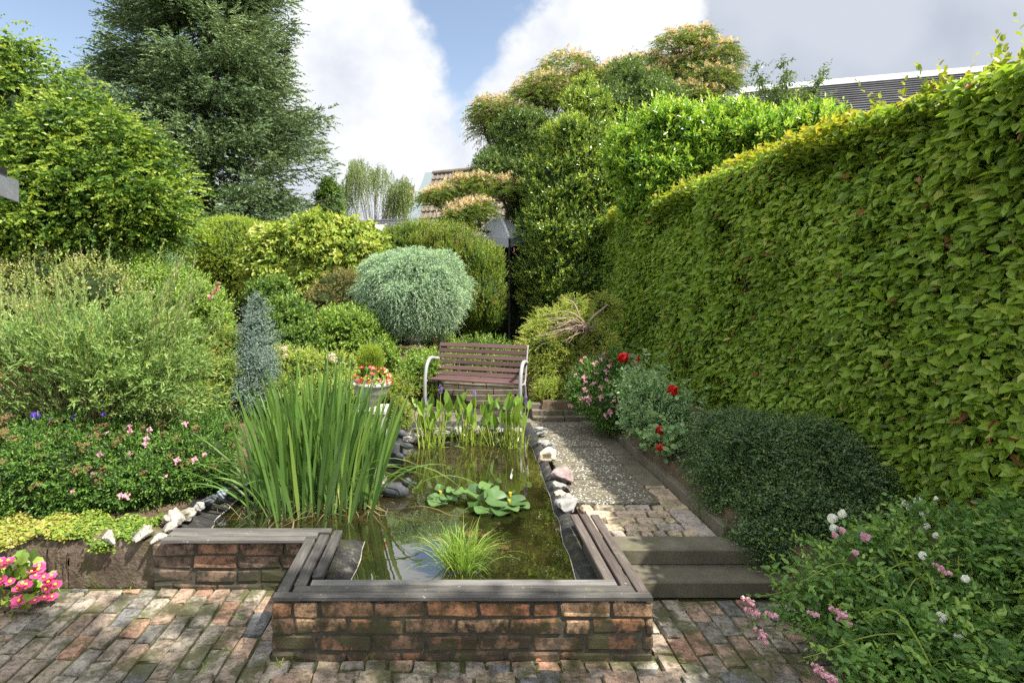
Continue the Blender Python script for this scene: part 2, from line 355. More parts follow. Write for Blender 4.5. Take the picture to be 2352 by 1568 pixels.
# --- ground: one sheet, dug out for the pond, terraced
def ground_h(x, y):
    h = np.full(x.shape, .26)+np.clip((y-4.6)*.05, 0, .28)
    h = np.where((x > 1.0) & (y < 8.7), .36+np.clip((y-4.5)*.02, 0, .1), h)
    h = np.where((x > .98) & (x < 2.0) & (y < 7.5), .165, h)
    h = np.where((x > -1.1) & (x <= 1.25) & (y > 6.9) & (y < 8.55), .17, h)
    patio = ((y < 3.80) & (x < -.95)) | (y < 3.03) | ((x > 1.0) & (y < 3.93) & (x < 2.2)) | ((x <= 1.05) & (x >= -1) & (y < 3.2))
    h = np.where(patio, -.045, h)
    h = np.where((x > 2.22) & (y > 1.2) & (y < 4.3), .06+np.clip((y-2.2)*.16, -.1, .28), h)
    pond = (x > -1.98) & (x < .98) & (y > 3.08) & (y < 7.0) & ((x > -.93) | (y > 3.78)) & ((x > -.85) | (y < 5.5))
    h = np.where(pond, -.12, h)
    return h
gx = np.unique(np.concatenate([np.array([-150, -80, -40, -20, -12, -8]), np.arange(-6, 6.01, .075), np.array([8, 12, 20, 40, 80, 150])]))
gy = np.unique(np.concatenate([np.array([-60, -30, -12, -5, -2]), np.arange(0, 10, .075), np.array([11, 13, 16, 20, 30, 50, 90, 160, 250])]))
GX, GY = np.meshgrid(gx, gy); GZ = ground_h(GX, GY)
GZ = GZ+np.where(GZ > .2, rng.normal(size=GZ.shape)*.008, 0)
V = np.stack((GX, GY, GZ), -1).reshape(-1, 3); i = np.arange(len(V)).reshape(GX.shape)
part('ground', V, [(np.stack((i[:-1, :-1], i[:-1, 1:], i[1:, 1:], i[1:, :-1]), -1).reshape(-1, 4), 0)], M['soil']).__setitem__('kind', 'structure')

# --- patio of old bricks
mb = MB()
def pave(x0, x1, y0, y1, lx, ly, stag='y', z=0.0, jit=.0045, gap=.012, skip=None, h=.03, tilt=.004):
    if stag == 'y':
        k = 0; x = x0
        while x < x1-.01:
            y = y0-(ly*.5 if k % 2 else 0)-random.uniform(0, .05)
            while y < y1-.005:
                l = ly*random.uniform(.88, 1.1); a0, b0 = max(y, y0), min(y+l, y1)
                if b0-a0 > .03 and not (skip and skip(x+lx/2, (a0+b0)/2)):
                    box(mb, (x+lx/2, (a0+b0)/2, z-h+rng.normal()*tilt), (lx/2-gap/2, (b0-a0)/2-gap/2, h), rng.normal()*.012, .007, 0, random.random(), jit)
                y += l
            x += lx; k += 1
    else:
        k = 0; y = y0
        while y < y1-.01:
            x = x0-(lx*.5 if k % 2 else 0)-random.uniform(0, .05)
            while x < x1-.005:
                l = lx*random.uniform(.88, 1.1); a0, b0 = max(x, x0), min(x+l, x1)
                if b0-a0 > .03 and not (skip and skip((a0+b0)/2, y+ly/2)):
                    box(mb, ((a0+b0)/2, y+ly/2, z-h+rng.normal()*tilt), ((b0-a0)/2-gap/2, ly/2-gap/2, h), rng.normal()*.012, .007, 0, random.random(), jit)
                x += l
            y += ly; k += 1
pave(-5.0, -.955, .9, 3.70, .116, .205, 'y')
pave(-.945, 1.10, 2.865, 3.0, .128, .2, 'y')
pave(-.95, 2.6, .9, 2.86, .205, .112, 'x')
pave(1.11, 2.3, 2.867, 3.57, .116, .205, 'y')
mb.part('patio', M['paver']).__setitem__('kind', 'structure')
mb = MB(); box(mb, (-.9, 1.8, -.027), (4.2, 1.93, .012)); mb.part('patio_joints', M['joint']).__setitem__('kind', 'structure')

# --- brick walls round the pond
def brickwall(runs, name, label, base, bmat='wall_brick', courses=4, bh=.088, bl=.285, top=.298):
    t = thing(name, label, 'wall', base); g = MB(); c = MB()
    for (x0, y0, x1, y1, th) in runs:
        d = np.array([x1-x0, y1-y0]); L = np.linalg.norm(d); ang = math.atan2(d[1], d[0]); ux, uy = d/L
        nx, ny = -uy, ux
        for k in range(courses):
            z1 = top-k*bh; z0 = z1-bh
            s = -(bl*.5 if k % 2 else 0)-random.uniform(0, .04)
            while s < L-.005:
                l = bl*random.choice([1, 1, .52, .97, 1.03]); a0, b0 = max(s, 0), min(s+l, L); s += l
                if b0-a0 < .035: continue
                m_ = (a0+b0)/2; off = rng.normal()*.003
                box(g, (x0+ux*m_+nx*(th/2+off), y0+uy*m_+ny*(th/2+off), (z0+z1)/2+rng.normal()*.0015), ((b0-a0)/2-.0055, th/2, bh/2-.0050), ang+rng.normal()*.008, .011, 0, random.random(), .0038)
        box(c, (x0+ux*L/2+nx*th/2, y0+uy*L/2+ny*th/2, top/2-.035), (L/2-.01, th/2-.009, top/2+.03), ang, .002)
    g.part('bricks', M[bmat], t); c.part('mortar', M['mortar'], t); return t
brickwall([(-.942, 3.01, 1.102, 3.01, .10), (-.842, 3.112, -.842, 3.70, .10), (1.0, 3.70, 1.0, 3.112, -.10)], 'brick_wall', 'low orange and brown brick wall with mossy joints carrying the wooden seat in front of the pond', (0, 3.05, 0))
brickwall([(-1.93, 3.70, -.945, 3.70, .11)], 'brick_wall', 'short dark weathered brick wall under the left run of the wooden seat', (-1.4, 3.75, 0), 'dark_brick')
# --- rendered low wall at the left
t = thing('retaining_wall', 'low brown crumbling concrete retaining wall with creeping plants hanging over it', 'wall', (-3.2, 3.8, 0)); mb = MB()
for x0, x1, dz in ((-6.2, -2.652, .27), (-2.65, -2.502, .275), (-2.50, -1.94, .285)):
    n = 14; xs = np.linspace(x0, x1, n); zs = np.linspace(-.02, dz, 6)
    G1 = np.array([[x, 3.745+rng.normal()*.006+(.012 if j == 5 else 0), z+(rng.normal()*.006 if j == 5 else 0)] for x in xs for j, z in enumerate(zs)])
    G2 = np.array([[x, 3.95, zs[-1]] for x in xs]); i = np.arange(n*6).reshape(n, 6)
    F = np.stack((i[:-1, :-1], i[1:, :-1], i[1:, 1:], i[:-1, 1:]), -1).reshape(-1, 4); mb.add(G1, F)
    Fv = np.array([[i[k, 5], i[k+1, 5], n*6+k+1, n*6+k] for k in range(n-1)]); mb.add(np.vstack((G1, G2)), Fv)
mb.part('wall_block', M['concrete_wall'], t, smooth=True)

# --- wooden seat on the pond walls
t = thing('wooden_edging', 'weathered grey slatted wooden seat boards lying on the brick walls round the pond', 'seat', (0, 3.1, .32)); Z1 = .344
def run(name, x, y, L, rz, rows, mat, z=Z1, th=.011):
    """rows: (offset, width, x0, x1) in local coordinates"""
    g = MB()
    for (o_, w, a, b) in rows: box(g, ((a+b)/2, o_, -th), ((b-a)/2, w/2, th), rng.normal()*.0012, .003, 0, random.random(), .0008)
    V, F, A = g.get(); oo = obj(name, mesh(name, V, F, mat, A), t); oo.location = Vector((x, y, z))-t.location; oo.rotation_euler = (0, 0, rz); return oo
W3 = .058
run('front_boards', 0, 2.98, 0, 0, [(.024, .050, -.922, 1.085), (.085, .056, -.83, 1.008), (.150, .056, -.752, .935)], M['old_wood'])
run('left_boards', -.885, 3.06, 0, R(90), [(0.0, .062, -.028, .60), (-.078, .062, .038, .665), (-.156, .062, .13, .725)], M['old_wood'])
run('corner_boards', -1.845, 3.64, 0, 0, [(.026, .055, 0, .925), (.088, .056, .01, .992), (.150, .058, .012, 1.07)], M['old_wood'])
run('right_boards', 1.052, 3.06, 0, R(90), [(0.0, .058, -.024, .985), (.073, .058, .038, .985), (.146, .056, .10, .985)], M['old_wood_brown'])
for c_, h_ in [((x, 3.07, .311), (.022, .075, .0105)) for x in (-.8, -.35, .1, .55, .98)]+[((-.80, y, .311), (.10, .02, .0105)) for y in (3.3, 3.65)]+[((.985, y, .311), (.085, .02, .0105)) for y in (3.3, 3.65)]+[((x, 3.73, .311), (.02, .08, .0105)) for x in (-1.75, -1.3)]:
    mb = MB(); box(mb, c_, h_); mb.part('batten', M['old_wood_brown'], t)
# --- pond rim and water
WZ = .2
t = thing('pond_basin', 'dark concrete pond basin with a pale tide line sloping into the water', 'pond', (0, 4.5, 0)); mb = MB()
OUT = [(-.72, 3.13), (.93, 3.13), (.93, 4.05), (.93, 4.6), (.99, 5.6), (1.03, 6.3), (1.03, 7.05), (.2, 7.12), (-.5, 7.1), (-.62, 6.3), (-.72, 5.75), (-1.0, 5.45), (-1.7, 5.3), (-2.05, 4.95), (-2.02, 4.3), (-1.86, 3.83), (-.72, 3.83)]
INN = [(-.57, 3.16), (.765, 3.16), (.815, 4.02), (.845, 4.6), (.90, 5.6), (.92, 6.2), (.92, 6.92), (.2, 6.98), (-.42, 6.95), (-.50, 6.3), (-.60, 5.85), (-.9, 5.33), (-1.55, 5.12), (-1.72, 4.85), (-1.74, 4.3), (-1.70, 3.92), (-.57, 3.92)]
def dens(P, n=6):
    P = np.array(P); return np.concatenate([P[i]+(P[(i+1) % len(P)]-P[i])*np.linspace(0, 1, n, endpoint=False)[:, None] for i in range(len(P))])
o2, i2 = dens(OUT), dens(INN); n = len(o2); jn = rng.normal(size=(n, 2))*.009
rings = [np.column_stack((o2, np.full(n, .06))), np.column_stack((o2, np.full(n, .255))), np.column_stack((o2*.45+i2*.55+jn, np.full(n, .235))), np.column_stack((i2+jn, np.full(n, WZ))), np.column_stack((i2*.99+jn, np.full(n, -.1)))]
V = np.concatenate(rings); i = np.arange(5*n).reshape(5, n); j = np.roll(i, -1, 1)
part('basin_rim', V, [(np.stack((i[:-1], j[:-1], j[1:], i[1:]), -1).reshape(-1, 4), 0)], M['pond_edge'], t, smooth=True)
tl = MB(); a_ = np.column_stack((i2*1.0+jn, np.full(n, WZ+.004))); oo_ = o2-i2; oo_ = oo_/np.linalg.norm(oo_, axis=1, keepdims=True)
b_ = np.column_stack((i2+jn+oo_*(.002+.004*rng.uniform(size=(n, 1))), np.full(n, WZ+.009)))
ii = np.arange(n); jj = np.roll(ii, -1); tl.add(np.vstack((a_, b_)), np.stack((ii, jj, jj+n, ii+n), -1))
tl.part('tide_line', stonemat('lime', (.12, .11, .09), (.34, .31, .26), scale=30), t)
m, nt, out = newmat('pond_water'); o = posn(nt)
a = noise(nt, o, 2.2, 4, .6); b = noise(nt, o, 26, 3, .65)
c = mixc(nt, sstep(a, .38, .62), (.010, .010, .003), (.028, .022, .007)); c = mixc(nt, sstep(b, .58, .70)*.55, c, (.042, .032, .011))
p = princ(nt, None, c, .9, 0); gl = nt.nodes.new('ShaderNodeBsdfGlossy'); gl.inputs['Roughness'].default_value = .015
bp = nt.nodes.new('ShaderNodeBump'); bp.inputs['Strength'].default_value = .10; bp.inputs['Distance'].default_value = .01
nt.links.new(noise(nt, o, 7, 2, .5).k, bp.inputs['Height']); nt.links.new(bp.outputs[0], gl.inputs['Normal'])
fr = nt.nodes.new('ShaderNodeFresnel'); fr.inputs[0].default_value = 3.0; ms = nt.nodes.new('ShaderNodeMixShader')
nt.links.new((X(nt, fr.outputs[0])*1.5).sat().k, ms.inputs[0]); nt.links.new(p.outputs[0], ms.inputs[1]); nt.links.new(gl.outputs[0], ms.inputs[2]); nt.links.new(ms.outputs[0], out.inputs[0]); M['water'] = m
wv = np.column_stack((i2*1.0+jn+oo_*.004, np.full(n, WZ))); cen = np.array([[0, 5.5, WZ]])
me = bpy.data.meshes.new('water'); me.from_pydata([tuple(p_) for p_ in wv], [], [list(range(n))]); me.materials.append(m)
obj('water', me)['kind'] = 'structure'

# --- steps, cobbles, path
def slabthing(name, label, cat, c, h, mat, bev=.008, jit=.001, group=None, rz=0):
    t = thing(name, label, cat, (c[0], c[1], c[2]-h[2]), rz, group); g = MB(); box(g, (0, 0, h[2]), h, 0, bev, 0, .5, jit); g.part('tread', mat, t, local=True); return t
slabthing('stone_step', 'lower of the two wide concrete garden steps, standing on the brick patio', 'step', (1.68, 3.76, .0525), (.575, .18, .0525), M['step'], group='garden steps')
slabthing('stone_step', 'upper concrete garden step ending at the cobbles of the path', 'step', (1.68, 3.9, .156), (.575, .105, .051), M['step'], group='garden steps')
mb = MB(); random.seed(3)
x = 1.09
while x < 1.72: w = random.uniform(.09, .115); box(mb, (x+w/2, 4.06, .17), (w/2-.008, .05, .038), rng.normal()*.03, .02, 0, random.random(), .004); x += w
y = 4.115
for k in range(4):
    hgt = .118; x = 1.06-(k % 2)*.12
    while x < 1.70:
        w = random.uniform(.2, .27); a0, b0 = max(x, 1.06), min(x+w, 1.74)
        if b0-a0 > .05: box(mb, ((a0+b0)/2, y+hgt/2, .17), ((b0-a0)/2-.007, hgt/2-.008, .036), rng.normal()*.015, .02, 0, random.random(), .004)
        x += w
    y += hgt
y = 4.01
while y < 5.0: l = random.uniform(.2, .26); box(mb, (1.84, y+l/2, .168), (.09, l/2-.006, .036), rng.normal()*.02, .016, 0, random.random(), .004); y += l
mb.part('cobbles', M['cobble']).__setitem__('kind', 'structure')
mb = MB(); g2 = MB(); y = 4.60; xL, xR = 1.05, 1.72
for l, kind in ((.50, 1), (.06, 0), (.43, 1), (.06, 0), (.46, 1), (.06, 0), (.50, 1), (.06, 0), (.48, 1), (.06, 0)):
    box(mb if kind else g2, ((xL+xR)/2, y+l/2, .18), ((xR-xL)/2, l/2-.007, .026+(.003 if kind else 0)), 0, .006, 0, .5, .002); y += l
mb.part('path', M['gravel_slab']).__setitem__('kind', 'structure')
y = 5.0
while y < 7.3: l = random.uniform(.22, .32); box(g2, (1.83, y+l/2, .176), (.10, l/2-.005, .028), 0, .008, 0, random.random(), .003); y += l
for k in range(5):                                    # paving where the bench stands
    for q in range(2): box(g2, (-.85+k*.41+.2, 7.42+q*.52, .178), (.2, .25, .026), 0, .006, 0, .5, .002)
g2.part('path_slabs', M['slab']).__setitem__('kind', 'structure')
# kerb blocks along the right side of the path: two stepped rows
kn = 0
def kerb(c, h, rz=0, label=None):
    slabthing('kerb_stone', label, 'kerb stone', c, h, M['kerb'], .006, .0015, 'kerb stones edging the path', rz)
for row, (x, z) in enumerate(((1.995, .26), (2.125, .33))):
    y = 3.98+row*.16; k = 0
    while y < 7.25:
        l = .36; kerb((x+rng.normal()*.004, y+l/2, z-.05), (.06, l/2-.005, .075), rng.normal()*.01, ('kerb stone of the %s row right of the path, ' % ('lower', 'upper')[row]) + ('nearest the steps' if k == 0 else '%s from the steps' % ('', 'second', 'third', 'fourth', 'fifth', 'sixth', 'seventh', 'eighth', 'ninth', 'tenth')[k]))
        y += l; k += 1
t = slabthing('kerb_stone', 'square dark kerb stone lying at the right end of the upper step', 'kerb stone', (2.13, 3.93, .26), (.10, .05, .055), M['kerb'])
# stacked blocks behind the bench
for lay, (y, z) in enumerate(((7.34, .215), (7.44, .28), (7.54, .345))):
    for k in range(2): kerb((1.32+k*.42, y+.08, z), (.205, .08, .035), 0, '%s course of the little block wall at the head of the path, %s block' % (('bottom', 'middle', 'top')[lay], ('left', 'right')[k]))
for lay in range(4):
    for k in range(5): kerb((-.78+k*.42-(lay % 2)*.1, 8.46+lay*.05, .215+lay*.07), (.205, .09, .034), 0, '%s course of the stepped block wall behind the bench, block %s' % (('bottom', 'second', 'third', 'top')[lay], ('at its left end', 'left of middle', 'in the middle', 'right of middle', 'at its right end')[k]))

# ================================================================ bench
bp0 = np.array([.325, 7.63, .207]); ba = math.atan2(-.42, 1.195)
t = thing('garden_bench', 'purple brown slatted garden bench with curved grey steel arms behind the pond', 'bench', bp0, ba)
HB = .60
def prof_back(s):                                     # seat and back rail line in the y-z plane
    return bez([(0, .02, .425), (0, .30, .405), (0, .40, .42), (0, .445, .50), (0, .52, .70), (0, .60, .90)], 8)
PB = prof_back(0)
for sx in (-1, 1):
    g = MB(); x = sx*.65
    P = bez([(x+sx*.02, 0, 0), (x+sx*.02, -.004, .25), (x+sx*.02, .0, .43), (x+sx*.02, .05, .60), (x+sx*.02, .15, .70), (x+sx*.02, .27, .715), (x+sx*.015, .40, .69), (x, .53, .672)], 8)
    tubes(g, P, .025, 10); g.part('arm', M['steel'], t, smooth=True, local=True)
    g = MB(); P = PB.copy(); P[:, 0] = x; tubes(g, P, .013, 8); g.part('side_rail', M['steel'], t, smooth=True, local=True)
    g = MB(); tubes(g, bez([(x, .36, .41), (x, .43, .22), (x, .50, 0)], 6), .018, 10); g.part('leg', M['steel'], t, smooth=True, local=True)
g = MB(); P = PB.copy(); P[:, 0] = 0; P[:, 1] += .02; tubes(g, P, .008, 6); g.part('centre_rail', M['dark_metal'], t, smooth=True, local=True)
g = MB(); tubes(g, [[(-.65, .12, .38), (.65, .12, .38)]], .01, 6); g.part('crossbar', M['dark_metal'], t, smooth=True, local=True)
def slat(y, z, tilt, w=.058):
    g = MB(); box(g, (0, 0, 0), (.65, w/2, .011), 0, .004, 0, random.random(), .0005); me = g.me('slat', M['slat']); obj('slat', me, t, (0, y, z), (tilt, 0, 0))
cum = np.concatenate(([0], np.cumsum(np.linalg.norm(np.diff(PB, axis=0), axis=1))))
for k, s in enumerate(np.linspace(.03, cum[-1]-.035, 11)):
    y = np.interp(s, cum, PB[:, 1]); z = np.interp(s, cum, PB[:, 2]); y2 = np.interp(s+.01, cum, PB[:, 1]); z2 = np.interp(s+.01, cum, PB[:, 2])
    a = math.atan2(z2-z, y2-y)
    slat(y-math.sin(a)*.022, z+math.cos(a)*.022, a)

# ================================================================ rocks
def rock(x, y, rx, ry_, rz, z, mat, label, seed, ang=0, name='rock', cat='rock', group='stones round the pond', rough=.16, Y=None, zz=None):
    p = gr(x, y, z) if Y is None else at(x, y, Y)
    r = np.random.default_rng(seed); V, F = ICO4; V = V.copy()
    for k in range(15):
        d = r.normal(size=3); d /= np.linalg.norm(d); V = V - np.clip((V@d-r.uniform(.45, .82)), 0, 1)[:, None]*d*.95
    f = r.uniform(1.5, 3, (3, 3)); ph = r.uniform(0, 6, 3)
    V = V*(1+rough*(np.sin(V@f+ph).sum(1)/3)[:, None]); f2 = r.uniform(5, 11, (3, 3)); V = V*(1+.05*np.sin(V@f2+ph).sum(1)[:, None]); V = V+r.normal(size=V.shape)*.018
    V = rotz(V*np.array([rx, ry_, rz]), ang)+np.array([0, 0, rz*.75])
    o = obj(name, mesh(name, V, [(F, 0)], mat, np.zeros(len(V)), True), None, p); return tag(o, label, cat, group)
RW = stonemat('white_rock', (.16, .145, .115), (.36, .33, .28), (.56, .53, .48), scale=16, bs=1.0, moss=.4, bd=.02)
RG = stonemat('grey_rock', (.12, .12, .115), (.24, .235, .22), (.42, .40, .36), scale=10, bs=.7, moss=.2)
RD = stonemat('dark_rock', (.045, .05, .055), (.10, .105, .11), (.22, .22, .21), scale=10, bs=.6)
RB = stonemat('blue_rock', (.15, .18, .20), (.24, .28, .30), (.36, .39, .40), scale=7, bs=.4)
RP = stonemat('purple_rock', (.13, .09, .085), (.25, .19, .18), (.5, .47, .45), scale=6, bs=.5)
RT = stonemat('tan_rock', (.26, .20, .13), (.48, .40, .28), (.66, .6, .5), scale=5, bs=.5)
for a in [  # x, y(base), rx, ry, rz, ground z, material, label, seed
    (1236, 1003, .12, .12, .075, .2, RG, 'mottled pale grey rock at the far end of the pond edge by the path', 1),
    (1246, 1030, .10, .12, .07, .2, RG, 'grey rounded rock second from the far end of the row beside the path', 2),
    (1268, 1034, .055, .06, .055, .21, RG, 'small grey stone tucked behind the striped tan rock', 15),
    (1258, 1064, .105, .13, .10, .2, RT, 'tan rock with white and brown stripes on the pond edge', 3),
    (1283, 1108, .13, .13, .095, .2, RP, 'large square purple grey boulder with a white top beside the path', 4),
    (1282, 1130, .085, .08, .055, .2, RG, 'flat grey rock just in front of the purple boulder', 5),
    (1290, 1146, .085, .08, .045, .2, RT, 'small mossy tan stone between flat rock and rough rock', 6),
    (1306, 1156, .07, .06, .055, .22, RW, 'white topped stone behind the big rough rock', 7),
    (1304, 1180, .12, .10, .085, .2, RG, 'big rough pitted grey rock touching the end of the wooden seat', 8),
    (250, 1242, .10, .05, .03, .28, RW, 'long flat white rock lying on the retaining wall', 9),
    (322, 1242, .045, .05, .042, .28, RD, 'small dark blue rock between two white rocks on the wall', 10),
    (330, 1240, .10, .07, .06, .285, RW, 'large pale pitted rock next to the dark one on the wall', 11),
    (388, 1226, .06, .06, .05, .285, RW, 'upper white rock next to the left end of the seat', 12),
    (365, 1244, .07, .045, .035, .285, RW, 'lower white rock touching the left end of the seat boards', 13),
    (402, 1207, .085, .08, .065, .27, RW, 'rounded beige white rock behind the left end of the seat', 14),
    (430, 1192, .09, .08, .055, .27, RW, 'bright white rock at the left pond corner', 16),
    (456, 1172, .055, .055, .04, .27, RG, 'small grey and dark rock beyond the bright white rock', 17),
    (478, 1160, .09, .07, .05, .27, RD, 'dark flat rock on the left pond edge', 18),
    (513, 1143, .075, .06, .052, .27, RB, 'smooth blue grey rock farthest back on the left pond edge', 19),
    (845, 1135, .07, .05, .055, .2, RW, 'left round white stone beside the duck figure', 20),
    (874, 1126, .055, .05, .05, .2, RW, 'right round white stone touching the duck figure', 21),
    (944, 1016, .10, .09, .075, .2, RW, 'white limestone at the back left corner of the pond', 22),
    (970, 1004, .10, .08, .06, .2, RW, 'pale flat rock behind the left pond plants', 23),
    (1010, 1002, .12, .08, .06, .2, RG, 'grey rock left of middle along the back of the pond', 24),
    (1052, 1000, .11, .08, .065, .2, RG, 'mottled grey rock in the middle of the back pond edge', 25),
    (1096, 998, .12, .08, .06, .2, RW, 'pale rock right of middle along the back of the pond', 26),
    (1140, 997, .11, .08, .06, .2, RG, 'grey rock along the back pond edge near the bench leg', 27),
    (1186, 997, .12, .09, .06, .2, RW, 'pale rock at the back right corner of the pond', 28),
    (905, 1070, .14, .10, .09, .18, RD, 'dark rock under the stone figure at the pond edge', 29),
    (560, 1122, .10, .08, .045, .24, RD, 'dark flat rock half hidden by the iris leaves', 30)]:
    rock(*a, ang=a[8]*1.3)

# --- planter urn on a pedestal
pc = np.array([-.775, 5.8, .2]); CONC = stonemat('old_concrete', (.30, .28, .24), (.46, .44, .39), (.58, .56, .5), scale=8, bs=.4, moss=.2)
t = thing('planter_urn', 'pale stone urn on a square pedestal behind the irises', 'planter', pc)
g = MB(); box(g, pc+np.array([0, 0, .02]), (.17, .17, .02)); box(g, pc+np.array([0, 0, .26]), (.145, .145, .22)); box(g, pc+np.array([0, 0, .50]), (.165, .165, .02)); g.part('pedestal', CONC, t)
g = MB(); lathe(g, [(.0, .52), (.10, .52), (.10, .535), (.06, .555), (.055, .58), (.09, .605), (.145, .635), (.175, .685), (.185, .74), (.205, .755), (.205, .785), (.18, .785), (.165, .765), (.0, .76)], pc, 40); g.part('bowl', CONC, t, smooth=True)

# --- duck figure
p0 = gr(905, 1140, WZ-.01); t = thing('duck_figure', 'dark grey stone duck figure floating beside two round white stones', 'duck figure', p0, R(-8))
MD = stonemat('duck_stone', (.025, .027, .03), (.06, .063, .07), (.12, .12, .13), scale=20, bs=.4)
def blob(P, rad, sides=14, K=6):
    g = MB(); C = bez(P, K); r = np.interp(np.linspace(0, 1, len(C)), np.linspace(0, 1, len(rad)), rad)
    tubes(g, C, r, sides); return g
g = blob([(-.15, 0, .085), (-.12, 0, .07), (-.05, 0, .055), (.04, 0, .055), (.10, 0, .06), (.125, 0, .065)], [.004, .03, .062, .068, .05, .01]); g.part('body', MD, t, smooth=True, local=True)
g = blob([(.075, 0, .07), (.095, 0, .10), (.105, 0, .125), (.125, 0, .135), (.15, 0, .128)], [.03, .024, .032, .032, .008]); g.part('head', MD, t, smooth=True, local=True)
g = MB(); box(g, (.168, 0, .122), (.026, .013, .006), 0, .004); g.part('beak', MD, t, smooth=True, local=True)
# --- dark stone figure by the pedestal: a sitting animal
p0 = gr(915, 1050, .30); t = thing('stone_figure', 'small dark weathered stone figure of a sitting animal by the pedestal', 'figurine', p0, R(-20))
g = blob([(-.02, 0, .0), (-.02, 0, .06), (0, 0, .12), (.01, 0, .17), (.015, 0, .20)], [.055, .072, .055, .034, .03], 14); V, F = ICO2; g.add(V*np.array([.045, .038, .038])+np.array([.03, 0, .235]), F)
for s in (-1, 1): g.add(V*np.array([.012, .010, .022])+np.array([.01, s*.024, .272]), F); g.add(V*np.array([.05, .028, .03])+np.array([.03, s*.045, .03]), F)
g.add(V*np.array([.03, .018, .016])+np.array([.07, 0, .226]), F)
g.part('body', MD, t, smooth=True, local=True)
g = MB(); g.add(V*np.array([.075, .022, .03])+np.array([.10, -.03, .13]), F); g.part('wing', MD, t, smooth=True, local=True)

# ================================================================ buildings
TILEB = stonemat('brown_tiles', (.075, .062, .048), (.13, .108, .082), (.19, .16, .125), scale=3, fine=25, bs=.3)
TILED = stonemat('dark_tiles', (.045, .045, .055), (.085, .085, .10), (.12, .12, .14), scale=3, fine=30, bs=.3)
ROOFG = stonemat('grey_roofing', (.055, .055, .058), (.10, .10, .105), (.15, .15, .155), scale=2, fine=40, bs=.4)
BRICKF = stonemat('far_brick', (.30, .16, .11), (.42, .24, .17), (.5, .32, .25), scale=2, fine=30)
WHITE = plain('white_trim', (.78, .79, .80), .5); GREYT = plain('pale_blue_grey_trim', (.12, .145, .155), .7); WALLW = plain('render_wall', (.5, .48, .44), .9)
def courses(g, A, B, C, D, n, th=.05, m=0, wave=0, wn=0):
    """roof from ridge A-B down to eave D-C, n overlapping courses; optional rolls along it"""
    A, B, C, D = map(np.array, (A, B, C, D)); nn = np.cross(B-A, D-A); nn = nn/np.linalg.norm(nn)
    if nn[2] < 0: nn = -nn
    K = wn if wn else 1; s = np.linspace(0, 1, K*4+1 if wn else 2)
    hw = wave*np.maximum(0, np.sin(s*K*2*PI)) if wn else np.zeros(len(s))
    for k in range(n):
        t0, t1 = k/n, (k+1)/n
        top = [A+(B-A)*q+((D+(C-D)*q)-(A+(B-A)*q))*t0+nn*(h*1.0) for q, h in zip(s, hw)]
        bot = [A+(B-A)*q+((D+(C-D)*q)-(A+(B-A)*q))*t1+nn*(h+th) for q, h in zip(s, hw)]
        lip = [p-nn*th*1.3 for p in bot]; L = len(s); V = np.array(top+bot+lip)
        F = [(i, i+1, L+i+1, L+i) for i in range(L-1)]+[(L+i, L+i+1, 2*L+i+1, 2*L+i) for i in range(L-1)]
        g.add(V, F, m, .5)
def quadbox(g, pts, dz, m=0):
    P = np.array(pts, dtype=float); Q = P+np.array(dz); g.add(np.vstack((P, Q)), [(0, 1, 2, 3), (7, 6, 5, 4), (0, 4, 5, 1), (1, 5, 6, 2), (2, 6, 7, 3), (3, 7, 4, 0)], m)
# big grey roof at the right
A, B = at(1706, 212, 20.0), at(2420, 150, 17.9); D, C = at(1640, 330, 17.0), at(2560, 330, 14.5); C[2] = D[2]
t = thing('house', 'house behind the tall hedge with a dark ribbed roof and white ridge', 'house', (A[0], A[1], .3))
g = MB(); courses(g, A, B, C, D, 22, .055); g.part('roof', ROOFG, t)
g = MB(); up = np.array([0, 0, .22]); quadbox(g, [A+[-.1, -.02, -.05], B+[0, -.02, -.05], B+[0, .2, -.05], A+[-.1, .2, -.05]], up); g.part('ridge_strip', WHITE, t)
for k in range(7):
    g = MB(); q = A+(D-A)*(k/7); quadbox(g, [q+[-.22, 0, -.1], q+[-.02, 0, -.1], q+[-.02, -.2, -.1], q+[-.22, -.2, -.1]], [0, 0, .2]); g.part('verge_block', WHITE, t)
q = at(2015, 262, 17.2); g = MB(); g.add(np.array([q+[-.25, 0, -.1], q+[.25, -.1, -.1], q+[.15, 0, .5], q+[.05, .5, -.1]]), [(0, 1, 2), (1, 3, 2), (0, 2, 3)]); g.part('roof_cowl', M['dark_metal'], t)
g = MB(); w0, w1 = D*1.0, C*1.0; quadbox(g, [(D[0]+.5, D[1]+.5, .2), (C[0], C[1]+.5, .2), (C[0], C[1]+4, .2), (D[0]+1.2, D[1]+3.2, .2)], [0, 0, D[2]-.3]); g.part('wall', WALLW, t)
# gable house with brown tiles
A, B = at(994, 402, 30), at(1300, 372, 28); D, C = at(955, 522, 26), at(1285, 540, 24); C[2] = D[2]
t = thing('house', 'house with steep brown tiled roof and pale grey gable board beside the flowering tree', 'house', (A[0], A[1], .3))
g = MB(); courses(g, A, B, C, D, 8, .07, 0, .05, 30); g.part('roof', TILEB, t)
g = MB(); quadbox(g, [A+[-.40, 0, .14], A+[.06, 0, .14], D+[.06, 0, .14], D+[-.40, 0, .14]], [0, .1, -.3]); g.part('gable_board', GREYT, t)
g = MB(); tubes(g, [[A+[0, 0, .08], B+[0, 0, .08]]], .13, 8); g.part('ridge_tiles', TILEB, t)
g = MB(); quadbox(g, [D+[.1, .1, -.1], C+[0, .1, -.1], C+[0, 6, -.1], D+[.8, 5, -.1]], [0, 0, -D[2]]); g.part('wall', BRICKF, t)
